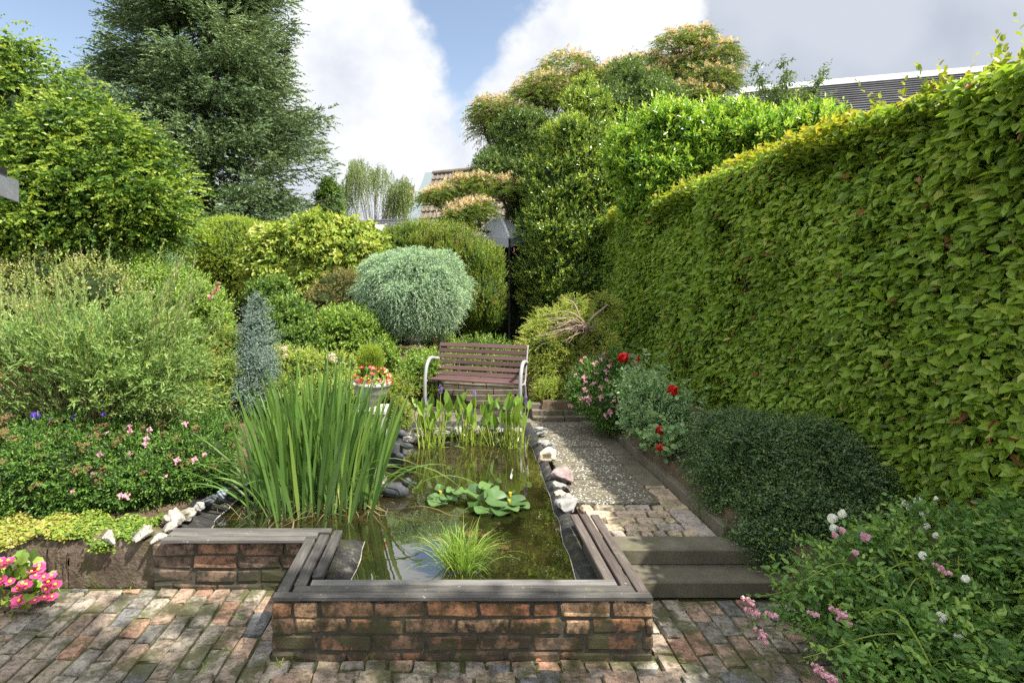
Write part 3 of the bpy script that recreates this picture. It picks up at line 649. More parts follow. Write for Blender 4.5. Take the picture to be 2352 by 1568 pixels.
# dark low roof with skylight
A, B = at(812, 512, 42), at(985, 496, 40); D, C = at(800, 560, 37), at(985, 556, 35); B[2] = A[2]+.05; C[2] = D[2]
t = thing('house', 'low dark slate coloured tiled roof with a skylight between birch and brown roof', 'house', (A[0], A[1], .3))
g = MB(); courses(g, A, B, C, D, 12, .05, 0, .05, 26); g.part('roof', TILED, t)
g = MB(); tubes(g, [[A+[0, 0, .05], B+[0, 0, .05]]], .1, 6); g.part('ridge_tiles', TILED, t)
def onroof(s, q): return A+(B-A)*s+((D+(C-D)*s)-(A+(B-A)*s))*q
g = MB(); quadbox(g, [onroof(.24, .28), onroof(.42, .28), onroof(.42, .6), onroof(.24, .6)], [0, -.06, .14]); sk = g.part('skylight', WHITE, t)
g = MB(); quadbox(g, [onroof(.26, .38), onroof(.40, .38), onroof(.40, .52), onroof(.26, .52)], [0, -.08, .17]); g.part('pane', plain('glass_sky', (.25, .3, .38), .1, .8), sk)
g = MB(); quadbox(g, [D+[.1, .3, 0], C+[0, .3, 0], C+[0, 6, 0], D+[.3, 5, 0]], [0, 0, -D[2]]); g.part('wall', WALLW, t)
# brick gable seen between spruce and birch
a0, a1, a2, a3 = at(738, 466, 33), at(772, 502, 33), at(772, 580, 33), at(690, 580, 33)
t = thing('house', 'sliver of an orange brick gable with dark verge at the right foot of the spruce', 'house', (a0[0], 33, .3))
g = MB(); a4 = at(700, 500, 33); V = np.array([a0, a1, a2, a3, a4]); V2 = V+np.array([0, 6, 0]); g.add(V, [(0, 1, 2, 3)]); g.add(V[[0, 3, 4]], [(0, 1, 2)]); g.part('wall', BRICKF, t)
g = MB(); quadbox(g, [a0+[0, -.15, .05], a1+[.15, -.15, 0], a1+[.15, 5, 0], a0+[0, 5, .05]], [0, 0, .12]); g.part('roof', TILED, t)
# pale pointed canopy
c0 = at(1148, 494, 13.4); t = thing('garden_canopy', 'pale grey pointed canopy roof behind the conifer hedge', 'canopy', (c0[0], 13.6, .4))
GC = plain('canopy_cloth', (.42, .44, .48), .8, .2)
cs = [at(1085, 540, 12.9), at(1170, 548, 12.6), at(1215, 536, 13.4), at(1140, 530, 14.1)]
g = MB(); g.add(np.array([c0]+cs), [(0, 2, 1), (0, 3, 2), (0, 4, 3), (0, 1, 4)])
g.add(np.array([q for q in cs]+[q-[0, 0, .2] for q in cs]), [(0, 1, 5, 4), (1, 2, 6, 5), (2, 3, 7, 6), (3, 0, 4, 7)]); g.part('roof', GC, t)
g = MB(); tubes(g, [[c0+[0, 0, .02], cs[1]+[0, 0, .02]]], .035, 6); tubes(g, [[c0+[0, 0, .02], cs[0]+[0, 0, .02]]], .02, 6)
g.part('frame', WHITE, t)
for q in cs[1:]: g = MB(); tubes(g, [[(q[0], q[1], .4), tuple(q)]], .025, 6); g.part('pole', M['dark_metal'], t)
# eave of the shed at the left edge
e1 = at(42, 437, 2.2); e0 = at(-400, 255, 1.32); t = thing('shed', 'white painted shed fascia board under a dark roof edge at the left border', 'shed', (e0[0], e0[1], 0))
g = MB(); quadbox(g, [e0+[0, 0, -.055], e1+[0, 0, -.045], e1+[-.02, .03, -.045], e0+[-.02, .03, -.055]], [0, 0, .082]); g.part('fascia_board', stonemat('painted_board', (.42, .43, .43), (.56, .57, .57), (.6, .6, .6), scale=12, bs=.2), t)
g = MB(); d_ = (e1-e0)/np.linalg.norm(e1-e0); q1 = e1-d_*.085; quadbox(g, [e0+[0, 0, .03], q1+[0, 0, .03], q1+[-1.6, -.3, .03], e0+[-1.6, -.3, .03]], [0, 0, .03]); g.part('roof', M['dark_metal'], t)
g = MB(); box(g, (e0[0]-.1, e0[1]+.3, 1.15), (.05, .05, 1.2)); g.part('post', WHITE, t)
# ================================================================ vegetation
LM = {
 'hedge': leafmat('hedge_leaf', [(.11, .17, .026), (.19, .31, .04), (.28, .41, .055), (.36, .46, .075), (.46, .48, .12), (.42, .33, .16)], .48, .42, .35, 1.1),
 'hedge_lit_top': leafmat('hedge_lit_leaf', [(.10, .17, .02), (.20, .27, .03), (.33, .36, .045), (.42, .37, .06)], .45, .4, .35),  # yellower leaf colour stands in for sunlight on the hedge top
 'dead': leafmat('dead_leaf', [(.16, .07, .03), (.30, .13, .05), (.38, .24, .12)], .2, .7),
 'beech': leafmat('beech_leaf', [(.03, .065, .010), (.055, .115, .015), (.09, .175, .022), (.17, .27, .035), (.30, .38, .055)], .38, .4, .35, .8),
 'spruce': leafmat('spruce_needles', [(.04, .07, .030), (.08, .135, .055), (.13, .195, .08), (.20, .26, .115)], .2, .6, .25, .5),
 'birch': leafmat('birch_leaf', [(.10, .15, .05), (.17, .23, .075), (.25, .32, .11)], .35, .6),
 'laurel': leafmat('laurel_leaf', [(.04, .08, .016), (.07, .135, .024), (.11, .20, .034), (.20, .31, .045), (.40, .48, .07)], .28, .28, .5, .6),
 'cherry': leafmat('cherry_laurel_leaf', [(.05, .13, .016), (.09, .21, .024), (.16, .32, .034), (.28, .45, .055), (.42, .54, .08)], .4, .28, .5),
 'osman': leafmat('grey_green_leaf', [(.045, .085, .022), (.08, .14, .036), (.13, .20, .05), (.21, .29, .08)], .3, .4, .4),
 'ferny': leafmat('ferny_leaf', [(.06, .10, .025), (.11, .17, .035), (.18, .25, .05), (.26, .30, .07)], .4, .5),
 'peach': leafmat('peach_blossom', [(.46, .30, .21), (.56, .42, .29), (.62, .51, .38), (.52, .48, .26)], .35, .6),
 'yew': leafmat('yew_needles', [(.10, .18, .02), (.17, .27, .03), (.27, .37, .04), (.42, .46, .05)], .35, .5),
 'bluej': leafmat('blue_juniper', [(.14, .24, .155), (.24, .37, .245), (.34, .48, .33), (.48, .58, .36)], .28, .6, .25),
 'bluecone': leafmat('blue_cone_juniper', [(.10, .155, .13), (.17, .235, .20), (.26, .33, .28)], .2, .6, .25),
 'thuja': leafmat('thuja', [(.06, .12, .016), (.10, .19, .024), (.17, .27, .034), (.26, .34, .05), (.30, .24, .06)], .25, .5, .3, 1.0),
 'golden': leafmat('golden_leaf', [(.13, .21, .035), (.24, .33, .055), (.36, .44, .09), (.48, .51, .14)], .4, .45),
 'brownish': leafmat('brownish_leaf', [(.08, .08, .025), (.15, .145, .04), (.24, .22, .06), (.26, .16, .06)], .25, .5),
 'light': leafmat('light_leaf', [(.08, .15, .025), (.15, .26, .04), (.24, .36, .06), (.34, .45, .09)], .35, .35, .4),
 'varieg': leafmat('variegated_leaf', [(.12, .18, .04), (.22, .30, .07), (.36, .40, .13), (.46, .42, .20)], .35, .45),
 'mid': leafmat('mid_leaf', [(.05, .10, .02), (.09, .17, .03), (.15, .25, .045), (.24, .34, .07)], .35, .45),
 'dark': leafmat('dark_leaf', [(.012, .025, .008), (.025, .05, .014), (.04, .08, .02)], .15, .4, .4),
 'pfitz': leafmat('pfitzer_juniper', [(.14, .20, .035), (.25, .33, .05), (.38, .43, .08), (.50, .50, .12)], .3, .55, .3),
 'cotone': leafmat('cotoneaster_leaf', [(.03, .065, .024), (.05, .10, .034), (.08, .145, .045), (.16, .23, .06)], .18, .35, .45),
 'sedum': leafmat('sedum_leaf', [(.11, .20, .08), (.17, .29, .12), (.24, .37, .16), (.36, .48, .22)], .35, .5),
 'rose': leafmat('rose_leaf', [(.06, .125, .032), (.10, .20, .045), (.165, .30, .065), (.29, .42, .09)], .35, .4, .4),
 'willow': leafmat('willow_leaf', [(.10, .17, .05), (.16, .26, .07), (.23, .35, .095), (.34, .42, .14)], .4, .5),
 'spir': leafmat('spiraea_leaf', [(.035, .075, .018), (.065, .14, .025), (.11, .22, .035), (.17, .29, .05)], .35, .45),
 'brownhead': leafmat('faded_flower', [(.14, .08, .04), (.22, .14, .06), (.30, .20, .09)], .2, .8),
 'pink': leafmat('pink_petals', [(.55, .26, .38), (.68, .38, .48), (.78, .55, .60)], .35, .6),
 'palepink': leafmat('pale_pink_petals', [(.70, .48, .48), (.80, .62, .60), (.86, .76, .72)], .35, .6),
 'red': leafmat('red_petals', [(.38, .006, .008), (.58, .012, .012), (.70, .03, .02)], .3, .5),
 'crimson': leafmat('crimson_petals', [(.45, .02, .06), (.62, .04, .11), (.75, .10, .18)], .35, .5),
 'hotpink': leafmat('hot_pink_petals', [(.65, .06, .22), (.78, .15, .36), (.88, .40, .55)], .35, .5),
 'white': leafmat('white_petals', [(.68, .70, .68), (.82, .83, .80), (.88, .88, .86)], .35, .6),
 'purple': leafmat('purple_petals', [(.16, .10, .38), (.26, .18, .55), (.38, .30, .65)], .35, .6),
 'violet': leafmat('violet_petals', [(.08, .03, .45), (.16, .07, .65), (.28, .18, .75)], .35, .5),
 'iris': leafmat('iris_blade', [(.065, .13, .03), (.095, .19, .04), (.14, .25, .05), (.23, .34, .065)], .38, .4, .45),
 'straw': leafmat('straw', [(.13, .085, .045), (.24, .17, .09), (.36, .28, .16)], .3, .6),
 'sedge': leafmat('sedge_blade', [(.09, .17, .025), (.15, .28, .035), (.24, .38, .05), (.38, .40, .09)], .4, .45),
 'pick': leafmat('pickerel_leaf', [(.10, .18, .03), (.16, .27, .035), (.24, .36, .05), (.38, .40, .06)], .4, .3, .5),
 'stemg': leafmat('green_stem', [(.18, .24, .04), (.28, .36, .05), (.38, .42, .07)], .2, .4),
 'lily': leafmat('lily_pad', [(.035, .075, .022), (.06, .12, .032), (.095, .165, .045), (.16, .20, .06)], .15, .4, .45),
 'yellow': plain('yellow_petal', (.75, .60, .05), .5),
 'jenny': leafmat('creeping_jenny', [(.09, .17, .025), (.18, .27, .035), (.30, .37, .055), (.38, .29, .09)], .35, .45),
 'grass': leafmat('grass_blade', [(.12, .2, .04), (.22, .32, .07), (.42, .46, .20)], .4, .5),
}
UP = np.array([0, 0, 1.])
def plant(name, label, cat, lumps, mat, n, L, nl, leaf, wid, base=None, sub=(10, .35), part_name='foliage', lo=.6, hi=1.0, outw=1.0, up=.3, rnd=.5, back=.35, zmin=None, cores=.7, stems=6, group=None, branch=.02, tree=False, dz=1.0, extra=None, **kw):
    L0 = lumps; lumps = lumpy(lumps, *sub) if sub else lumps
    c = np.array(L0)[:, :3].mean(0); b = np.array(base) if base is not None else np.array([c[0], c[1], .3])
    t = thing(name, label, cat, b, group=group)
    P, Nn = sample(lumps, n, lo, hi, back, zmin=zmin)
    D = nrm(Nn*outw+UP*up+rng.normal(size=P.shape)*rnd); g = MB()
    D = nrm(D*np.array([1, 1, dz])); lv = L*rng.uniform(.6, 1.25, len(P))
    if extra: extra(g)
    sprays(g, P-D*lv[:, None]*.45, D, lv, nl, leaf, wid, **kw)
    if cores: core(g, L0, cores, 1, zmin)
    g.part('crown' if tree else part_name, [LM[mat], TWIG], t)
    if stems:
        s = MB(); tops = np.array([l[:3] for l in L0])
        for k in range(stems):
            q = tops[k % len(tops)]+rng.normal(size=3)*np.array(L0[k % len(tops)][3:])*.25
            p1 = b+np.array([rng.normal()*.04, rng.normal()*.04, 0]) if not tree else b
            pts = bez([p1-[0, 0, .05], p1*.5+q*.5+rng.normal(size=3)*.08*np.linalg.norm(q-p1), q], 5)
            tubes(s, pts, np.linspace(branch, branch*.35, len(pts)), 6)
        s.part('trunk' if tree else 'stems', BARK, t)
    return t
# ---- tall clipped hedge on the right
t = thing('tall_hedge', 'tall clipped beech hedge forming a green wall along the right side', 'hedge', (3.6, 7, .4)); g = MB()
HX0, HT = 3.2, 3.28
def hedge_face(n, y0, y1):
    y = rng.uniform(y0, y1, n); z = rng.uniform(.2, 1, n); z = .2+(z-.2)/.8*(HT-.2-.10*np.clip((4.2-y)/1.4, 0, 1)); dep = rng.uniform(-.02, .12, n)
    w = .05*np.sin(y*2.1+z*1.3)+.04*np.sin(z*3.1-y*1.7)+.03*np.sin(y*5.3)
    return np.column_stack((HX0+w+dep, y, z)), dep
def addh(n, y0, y1, leaf, shape):
    P, dep = hedge_face(n, y0, y1); D = nrm(np.column_stack((-.6+rng.normal(size=n)*.5, -.1+rng.normal(size=n)*.9, -.3+rng.normal(size=n)*.45)))
    Nn = np.column_stack((-.6+rng.normal(size=n)*.5, -.25+rng.normal(size=n)*.45, .7+rng.normal(size=n)*.4))
    hole = np.sin(P[:, 1]*5.3+P[:, 2]*3.3)*np.sin(P[:, 2]*6.1-P[:, 1]*2.2)*np.sin(P[:, 1]*1.3+P[:, 2]*.7+1); P[:, 0] += np.clip(hole-.3, 0, 1)*.16; s = leaf*rng.uniform(.45, 1.4, n); cl = .5+.25*np.sin(P[:, 1]*3.3+P[:, 2]*2.1)*np.sin(P[:, 2]*3.9)
    a = np.clip(.16+.30*cl+rng.normal(size=n)*.15, 0, 1)
    dd = rng.uniform(size=n) < .012+.05*(np.sin(P[:, 1]*2.7+P[:, 2]*1.9)*np.sin(P[:, 2]*3.3+1) > .72)
    leaves(g, P[~dd], D[~dd], Nn[~dd], s[~dd], s[~dd]*.60, a[~dd], shape, 0, .16, .22); leaves(g, P[dd], D[dd], Nn[dd], s[dd]*.9, s[dd]*.45, rng.uniform(0, 1, dd.sum()), shape, 2, .3, .3)
addh(21000, 1.2, 3.6, .076, 'hex'); addh(29000, 3.6, 6.5, .072, 'hex'); addh(50000, 6.5, 12.4, .076, 'hex')
n = 30000; P = np.column_stack((rng.uniform(HX0+.04, HX0+.9, n), rng.uniform(1.0, 12.4, n), HT+rng.uniform(-.16, .10, n)+np.abs(rng.normal(size=n))*.025)); P[:, 0] += .04*np.sin(P[:, 1]*2.1)
P[:, 2] -= .10*np.clip((4.2-P[:, 1])/1.4, 0, 1)
P[:, 2] += .05*np.sin(P[:, 1]*1.3)+.03*np.sin(P[:, 1]*4.1)-.10*np.clip(1-(P[:, 0]-HX0)/.15, 0, 1)
m_ = rng.uniform(size=n) < .22; P[m_, 0] = HX0+.0+rng.uniform(0, .07, m_.sum()); P[m_, 2] = HT-.10*np.clip((4.2-P[m_, 1])/1.4, 0, 1)-.10-np.abs(rng.normal(size=m_.sum()))*.11  # sunlit band put into leaf colour, thinning out down the upper face
D = nrm(rng.normal(size=(n, 3))*[.8, .8, .25]+[-.25, -.3, .35]); Nn = nrm(rng.normal(size=(n, 3))*.5+UP)
leaves(g, P, D, Nn, .075*rng.uniform(.6, 1.3, n), .045*rng.uniform(.6, 1.2, n), np.clip(rng.uniform(size=n)*.6+(P[:, 2]-HT)*2+.2, 0, 1), 'round', 1, .15, .15)
P = np.column_stack((rng.uniform(HX0, HX0+.7, 330), rng.uniform(1.3, 12.2, 330), np.full(330, HT))); D = nrm(rng.normal(size=P.shape)*.35+UP)
sprays(g, P, D, rng.uniform(.08, .38, 330)*rng.uniform(.4, 1, 330), 6, .06, .036, 45, .05, 'round', m=1, var=.8, tip=.3)
n = 5000; P = np.column_stack((rng.uniform(HX0, 4.1, n), 12.4+rng.uniform(-.1, .1, n), rng.uniform(.3, HT, n)))
leaves(g, P, rdir(n), rdir(n), .08, .05, rng.uniform(size=n)*.6, 'kite', 0)
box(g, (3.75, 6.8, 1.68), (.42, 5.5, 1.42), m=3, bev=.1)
g.part('foliage', [LM['hedge'], LM['hedge_lit_top'], LM['dead'], TWIG], t)
g = MB(); Y = np.arange(1.5, 12.3, .42); n = 5
for y in Y: tubes(g, bez([(3.55, y, .2), (3.55+rng.normal()*.05, y+rng.normal()*.05, 1.5), (3.5, y+rng.normal()*.1, 3.1)], 4), np.linspace(.03, .01, 9), 6)
n = 260; P = np.column_stack((rng.uniform(3.25, 3.4, n), rng.uniform(1.4, 7, n), rng.uniform(.3, 3.2, n))); Q = P+np.column_stack((rng.uniform(-.12, 0, n), rng.normal(size=n)*.12, rng.uniform(.05, .2, n)))
tubes(g, np.stack((P, (P+Q)/2+rng.normal(size=P.shape)*.01, Q), 1), .0035, 3, cap=False)
g.part('stems', BARK, t)

# ---- spruce
b = np.array([(470-HX)*23/FX, 23, .3]); t = thing('spruce_tree', 'very tall dark green spruce tree with drooping branches at the left', 'tree', b)
H = 23.0
def prof(z): return np.interp(z, [0.3, 2.5, 5, 8, 11, 13.5, 17, 20, 23], [3.8, 5.4, 5.3, 4.7, 3.95, 3.2, 2.3, 1.2, .1])
nb = 820; z = .8+(H-1.2)*rng.uniform(0, 1, nb)**1.25; az = rng.uniform(0, 2*PI, nb); keep = (np.sin(az) < .45) | (rng.uniform(size=nb) < .45); z, az = z[keep], az[keep]; nb = len(z)
Rb = prof(z)*rng.uniform(.66, 1.10, nb)*(1+.10*np.sin(az*3+z)); Dh = np.column_stack((np.cos(az), np.sin(az), np.zeros(nb)))
ns = 104; f = rng.uniform(.10, 1.0, (nb, ns))**.75; droop = -.42*Rb[:, None]*f+.32*Rb[:, None]*f**3.0
lat = rng.normal(size=(nb, ns))*.34*(1.25-.6*f); ver = rng.normal(size=(nb, ns))*.10-np.abs(rng.normal(size=(nb, ns)))*.26*f
Th = np.column_stack((-np.sin(az), np.cos(az), np.zeros(nb)))
P = b+Dh[:, None]*(Rb[:, None]*f)[..., None]+Th[:, None]*lat[..., None]+UP*(z[:, None]+droop+ver)[..., None]
D = nrm(Dh[:, None]*.75+Th[:, None]*np.sign(lat)[..., None]*.35+UP*rng.uniform(-.45, .35, (nb, ns))[..., None]+rng.normal(size=P.shape)*.18)
g = MB(); hue = np.repeat(rng.uniform(size=nb), ns)*.5+rng.uniform(size=nb*ns)*.5
sprays(g, P.reshape(-1, 3), D.reshape(-1, 3), rng.uniform(.35, .8, nb*ns), 9, .17, .066, 38, .08, 'kite', flat=True, hue=hue, var=.9, tip=.25, up=.5)
g.part('crown', LM['spruce'], t)
g = MB(); tubes(g, [[b+[0, 0, -.2], b+[0.1, 0, 8], b+[0, 0, 16], b+[0, 0, H-.5]]], [[.42, .30, .16, .03]], 12)
sel = rng.choice(nb, 330, replace=False); K = 6; tt = np.linspace(0, .95, K)
Pb = b+Dh[sel][:, None]*(Rb[sel][:, None]*tt)[..., None]+UP*(z[sel][:, None]-.42*Rb[sel][:, None]*tt+.32*Rb[sel][:, None]*tt**3)[..., None]
tubes(g, Pb, np.linspace(.05, .012, K)[None], 4); g.part('trunk', BARK, t)

# ---- weeping birch, far
b = np.array([(862-HX)*45/FX, 45, .3]); t = thing('birch_tree', 'grey green weeping birch with hanging strands far behind the shrubs', 'tree', b); g = MB(); gs = MB()
BX = [782, 792, 803, 815, 830, 843, 852, 862, 872, 884, 893, 905, 917, 927, 938, 946]; BT = [450, 415, 395, 366, 357, 362, 385, 372, 368, 380, 412, 410, 402, 398, 420, 450]
for k in range(34):
    x = rng.uniform(786, 943); ty = np.interp(x, BX, BT)+abs(rng.normal())*24+3; e = at(x, ty, 45+rng.normal()*1.2); s0 = b+[0, 0, rng.uniform(2, 5.5)]
    sg = np.sign(e[0]-b[0]); pts = bez([s0, s0*.4+e*.6+[0, 0, .1], e, e+[sg*.5, 0, -.7]], 7); tubes(gs, pts, np.linspace(.03, .008, len(pts)), 4)
    m_ = 46; q = pts[rng.integers(10, len(pts), m_)]+rng.normal(size=(m_, 3))*[.22, .3, .1]
    ln = np.clip(rng.gamma(3.2, .62, m_), .6, 4.0); sprays(g, q, nrm(rng.normal(size=(m_, 3))*.10-UP), ln, 17, .17, .075, 30, 0, 'kite', var=.8, jit=.6, up=0)
tubes(gs, [[b, b+[0, 0, 3], b+[0, 0, 8.8]]], [[.22, .16, .05]], 8)
g.part('crown', LM['birch'], t); gs.part('trunk', stonemat('birch_bark', (.10, .10, .08), (.25, .24, .21), scale=3), t)
# small deciduous tree right of the spruce foot
plant('small_tree', 'small mid green leafy tree peeping out right of the spruce foot', 'tree', [E(757, 450, 24, 24, 34), E(772, 480, 24, 14, 30)], 'mid', 900, .45, 9, .12, .07, base=((757-HX)*24/FX, 24, .3), tree=True, branch=.08, cores=0, var=.8)

def beech_shoots(g):
    P = np.array([at(x, y, 9.3) for x, y in ((30, 170), (95, 190), (150, 215), (190, 250), (60, 180), (120, 235), (225, 300), (0, 150), (10, 60), (280, 320), (345, 370))]); P = np.repeat(P, 5, 0)+rng.normal(size=(55, 3))*.12
    D = nrm(rng.normal(size=P.shape)*.5+[.35, 0, .6]); sprays(g, P-D*.3, D, rng.uniform(.4, .95, 55), 13, .085, .045, 50, .35, 'hex', flat=True, var=.8, tip=.3)
# ---- big beech shrub at the left
lm = [E(60, 300, 9.5, 190, 150, 1.4), E(230, 390, 9, 150, 120, 1.2), E(340, 440, 9, 90, 85, .9), E(20, 450, 8.5, 200, 170, 1.4), E(170, 490, 8.5, 190, 110, 1.2), E(-60, 230, 10, 110, 110, 1.4), E(330, 500, 8.8, 90, 60, .8), E(-130, 420, 8.5, 120, 220, 1.4)]
plant('beech_tree', 'large bright green spreading beech with wispy shoots filling the upper left', 'tree', lm, 'beech', 8200, .55, 13, .084, .048, base=(-5.5, 9.8, .3), sub=(22, .26, .95), tree=True, extra=beech_shoots, dz=.42, cores=.62, stems=14, branch=.09, shape='hex', outw=1.0, up=.1, rnd=.45, droop=.18, flat=True, ang=48, var=.9, tip=.6, back=.25, lo=.55, hi=1.15)
# ---- dark evergreen backdrop behind the garden
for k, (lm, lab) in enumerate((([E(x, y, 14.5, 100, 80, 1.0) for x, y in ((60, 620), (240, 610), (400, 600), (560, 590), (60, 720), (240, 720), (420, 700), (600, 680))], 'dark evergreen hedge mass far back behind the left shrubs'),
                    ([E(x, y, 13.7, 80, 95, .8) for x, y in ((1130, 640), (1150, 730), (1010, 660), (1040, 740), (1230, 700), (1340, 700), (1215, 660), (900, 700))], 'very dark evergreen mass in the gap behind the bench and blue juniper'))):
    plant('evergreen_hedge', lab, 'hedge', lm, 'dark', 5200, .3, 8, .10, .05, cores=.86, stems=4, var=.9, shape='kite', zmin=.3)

# ---- albizia: umbrella clusters with peach blossom
b = np.array([2.1, 15.5, .3]); t = thing('silk_tree', 'tall flowering silk tree with flat umbrella crowns topped by peach pink blossom', 'tree', b)
CL = [(1302, 165, 72, 40, 15), (1250, 205, 60, 34, 14.6), (1220, 232, 62, 36, 14.6), (1135, 262, 58, 34, 14.3), (1175, 285, 75, 38, 14.6), (1120, 300, 36, 40, 14.4), (1558, 108, 58, 36, 15.3), (1600, 92, 40, 24, 15.4), (1640, 130, 52, 34, 15), (1665, 150, 34, 34, 15), (1625, 190, 62, 38, 14.8), (1660, 200, 38, 30, 14.8), (1540, 175, 60, 38, 15.6), (1470, 160, 62, 28, 15.8), (1420, 170, 40, 24, 15.6), (1570, 225, 55, 28, 14.8), (1340, 195, 40, 34, 15), (1375, 185, 45, 26, 15), (1275, 235, 60, 36, 14.8), (1195, 300, 60, 36, 14.5), (1500, 190, 50, 30, 15.4), (1590, 160, 40, 34, 15.2), (1390, 215, 50, 30, 15), (1600, 235, 60, 26, 14.7), (988, 459, 18, 9, 12.8), (1018, 450, 26, 15, 12.8), (1058, 434, 30, 24, 13), (1095, 430, 28, 26, 13), (1068, 494, 30, 17, 12.2), (1045, 505, 26, 12, 12.2), (1095, 482, 30, 18, 12.3), (1150, 440, 36, 28, 13)]
g = MB(); gb = MB(); gs = MB(); hub = np.array([2.2, 15.4, 3.4])
for (x, y, rx, rz, Y) in CL:
    c = at(x, y, Y); sx, sz = rx*.86*Y/FX, rz*.86*Y/FX; n = int(6.0*rx); u = rdir(n); u[:, 2] = np.abs(u[:, 2])*rng.choice([1, 1, -.5], n); rho = rng.uniform(.65, 1, (n, 1))
    P = c+u*rho*np.array([sx, sx*.9, sz]); D = nrm(u*[1, 1, .3]+[0, 0, .1]+rng.normal(size=u.shape)*.3)
    sprays(g, P, D, rng.uniform(.22, .42, n), 11, .085, .028, 62, .45, 'kite', flat=True, var=.9)
    m_ = u[:, 2] > .1; Pt = P[m_]; k = int(m_.sum()*.95); Pt = Pt[rng.choice(len(Pt), k)]+rng.normal(size=(k, 3))*[.12, .12, .03]+[0, 0, .09]; Dt = nrm(rng.normal(size=Pt.shape)*.35+UP)
    sprays(gb, Pt, Dt, .07, 6, .085, .034, 60, -.02, 'kite', var=1.0)
    pts = bez([hub, hub*.45+c*.55+[rng.normal()*.3, .2, -.35], c-[0, 0, sz*.6]], 6); tubes(gs, pts, np.linspace(.09, .03, len(pts)), 6)
    for q in rng.choice(n, 9): tubes(gs, bez([c-[0, 0, sz*.6], c*.5+P[q]*.5-[0, 0, sz*.1], P[q]], 4), np.linspace(.028, .008, 9), 4)
tubes(gs, bez([b-[0, 0, .3], b+[.1, 0, 1.5], hub], 5), np.linspace(.2, .13, 11), 10)
g.part('crown', LM['ferny'], t); o = gb.part('blossom', LM['peach'], t); o['kind'] = 'stuff'; gs.part('trunk', BARK, t)

# ---- trees and shrubs of the background
plant('osmanthus_tree', 'grey green evergreen tree under the silk tree crowns, left of the tall laurel', 'tree', [E(1200, 320, 14.2, 80, 60, .9), E(1160, 400, 13.9, 75, 60, .8), E(1230, 420, 13.9, 90, 100, .9), E(1215, 500, 13.8, 45, 60, .6), E(1190, 360, 14, 60, 50, .7)], 'osman', 5200, .26, 9, .085, .036, base=(1.9, 14.2, .3), tree=True, cores=.7, branch=.08, var=.9, tip=.2)
plant('evergreen_tree', 'dark olive green dense tree top between the silk tree and the tall laurel', 'tree', [E(1455, 215, 14, 80, 62, .9), E(1500, 250, 13.6, 70, 60, .9), E(1400, 260, 13.6, 70, 60, .9), E(1440, 330, 13.4, 90, 80, .9)], 'osman', 3800, .26, 9, .085, .036, base=(4.6, 14, .3), tree=True, cores=.78, branch=.1, var=.7)
lm = [E(1340, 270, 12.8, 58, 62, .7), E(1330, 350, 12.6, 98, 80, .85), E(1330, 430, 12.5, 135, 95, .9), E(1320, 530, 12.4, 140, 95, .9), E(1300, 620, 12.4, 118, 90, .85), E(1340, 220, 12.9, 25, 40, .4), E(1400, 420, 12.7, 62, 90, .7), E(1290, 690, 12.5, 100, 70, .7)]
plant('laurel_tree', 'tall dark glossy laurel tree behind the bench at the end of the hedge', 'tree', lm, 'laurel', 10500, .28, 10, .080, .030, base=(2.8, 12.7, .3), sub=(14, .27), tree=True, cores=.76, stems=7, branch=.06, outw=.9, up=.65, rnd=.4, droop=.0, ang=50, var=.8, tip=.75, shape='hex', back=.2)
lm = [E(1530, 330, 9.6, 100, 82, .8), E(1640, 330, 9.4, 110, 80, .8), E(1760, 330, 9, 120, 72, .8), E(1860, 330, 8.8, 90, 70, .8), E(1500, 420, 9.6, 90, 80, .8), E(1600, 420, 9.4, 120, 100, .8), E(1440, 360, 9.8, 50, 60, .5)]
def cherry_shoots(g):
    n = 90; x = rng.uniform(1420, 1930, n); P = np.array([at(a, 262+rng.normal()*12+(a > 1700)*5, 8.9+rng.uniform(0, .6)) for a in x]); sprays(g, P-UP*.15, nrm(rng.normal(size=P.shape)*.18+UP), rng.uniform(.25, .45, n), 9, .10, .036, 42, 0, 'hex', var=.5, tip=.8, hue=rng.uniform(.6, 1, n))
plant('cherry_laurel', 'bright green glossy cherry laurel with upright shoots rising behind the hedge', 'shrub', lm, 'cherry', 5200, .28, 9, .105, .040, base=(4.3, 9.4, .3), extra=cherry_shoots, sub=(12, .3), cores=.72, stems=8, branch=.04, outw=.7, up=.75, rnd=.55, droop=.02, ang=55, var=.9, tip=.7, shape='hex', back=.25)
# pear sapling
b = np.array([5.4, 9.6, .3]); t = thing('pear_tree', 'thin young pear tree with small dark hanging leaves in front of the grey roof', 'tree', b); g = MB(); gs = MB()
top = [(1738, 158), (1748, 190), (1780, 215), (1800, 150), (1808, 170), (1795, 205), (1835, 210), (1893, 165), (1880, 190), (1850, 225), (1790, 240), (1830, 250), (1870, 250), (1750, 235), (1900, 230)]
root = at(1810, 330, 9.6)
for x, y in top:
    e = at(x, y, 9.6+rng.normal()*.3); pts = bez([b if rng.uniform() < .2 else root-[0, 0, .6], root+rng.normal(size=3)*.05, (root+e)/2+rng.normal(size=3)*.08, e], 6); tubes(gs, pts, np.linspace(.022, .005, len(pts)), 5)
    for k in range(5):
        q = pts[-1-k*2]; n = 9; D = nrm(rng.normal(size=(n, 3))*.6+[0, 0, .4]); sprays(g, np.repeat(q[None], n, 0), D, rng.uniform(.1, .26, n), 8, .065, .028, 75, .2, 'hex', var=.7, curl=.35)
g.part('crown', LM['osman'], t); gs.part('trunk', BARK, t)

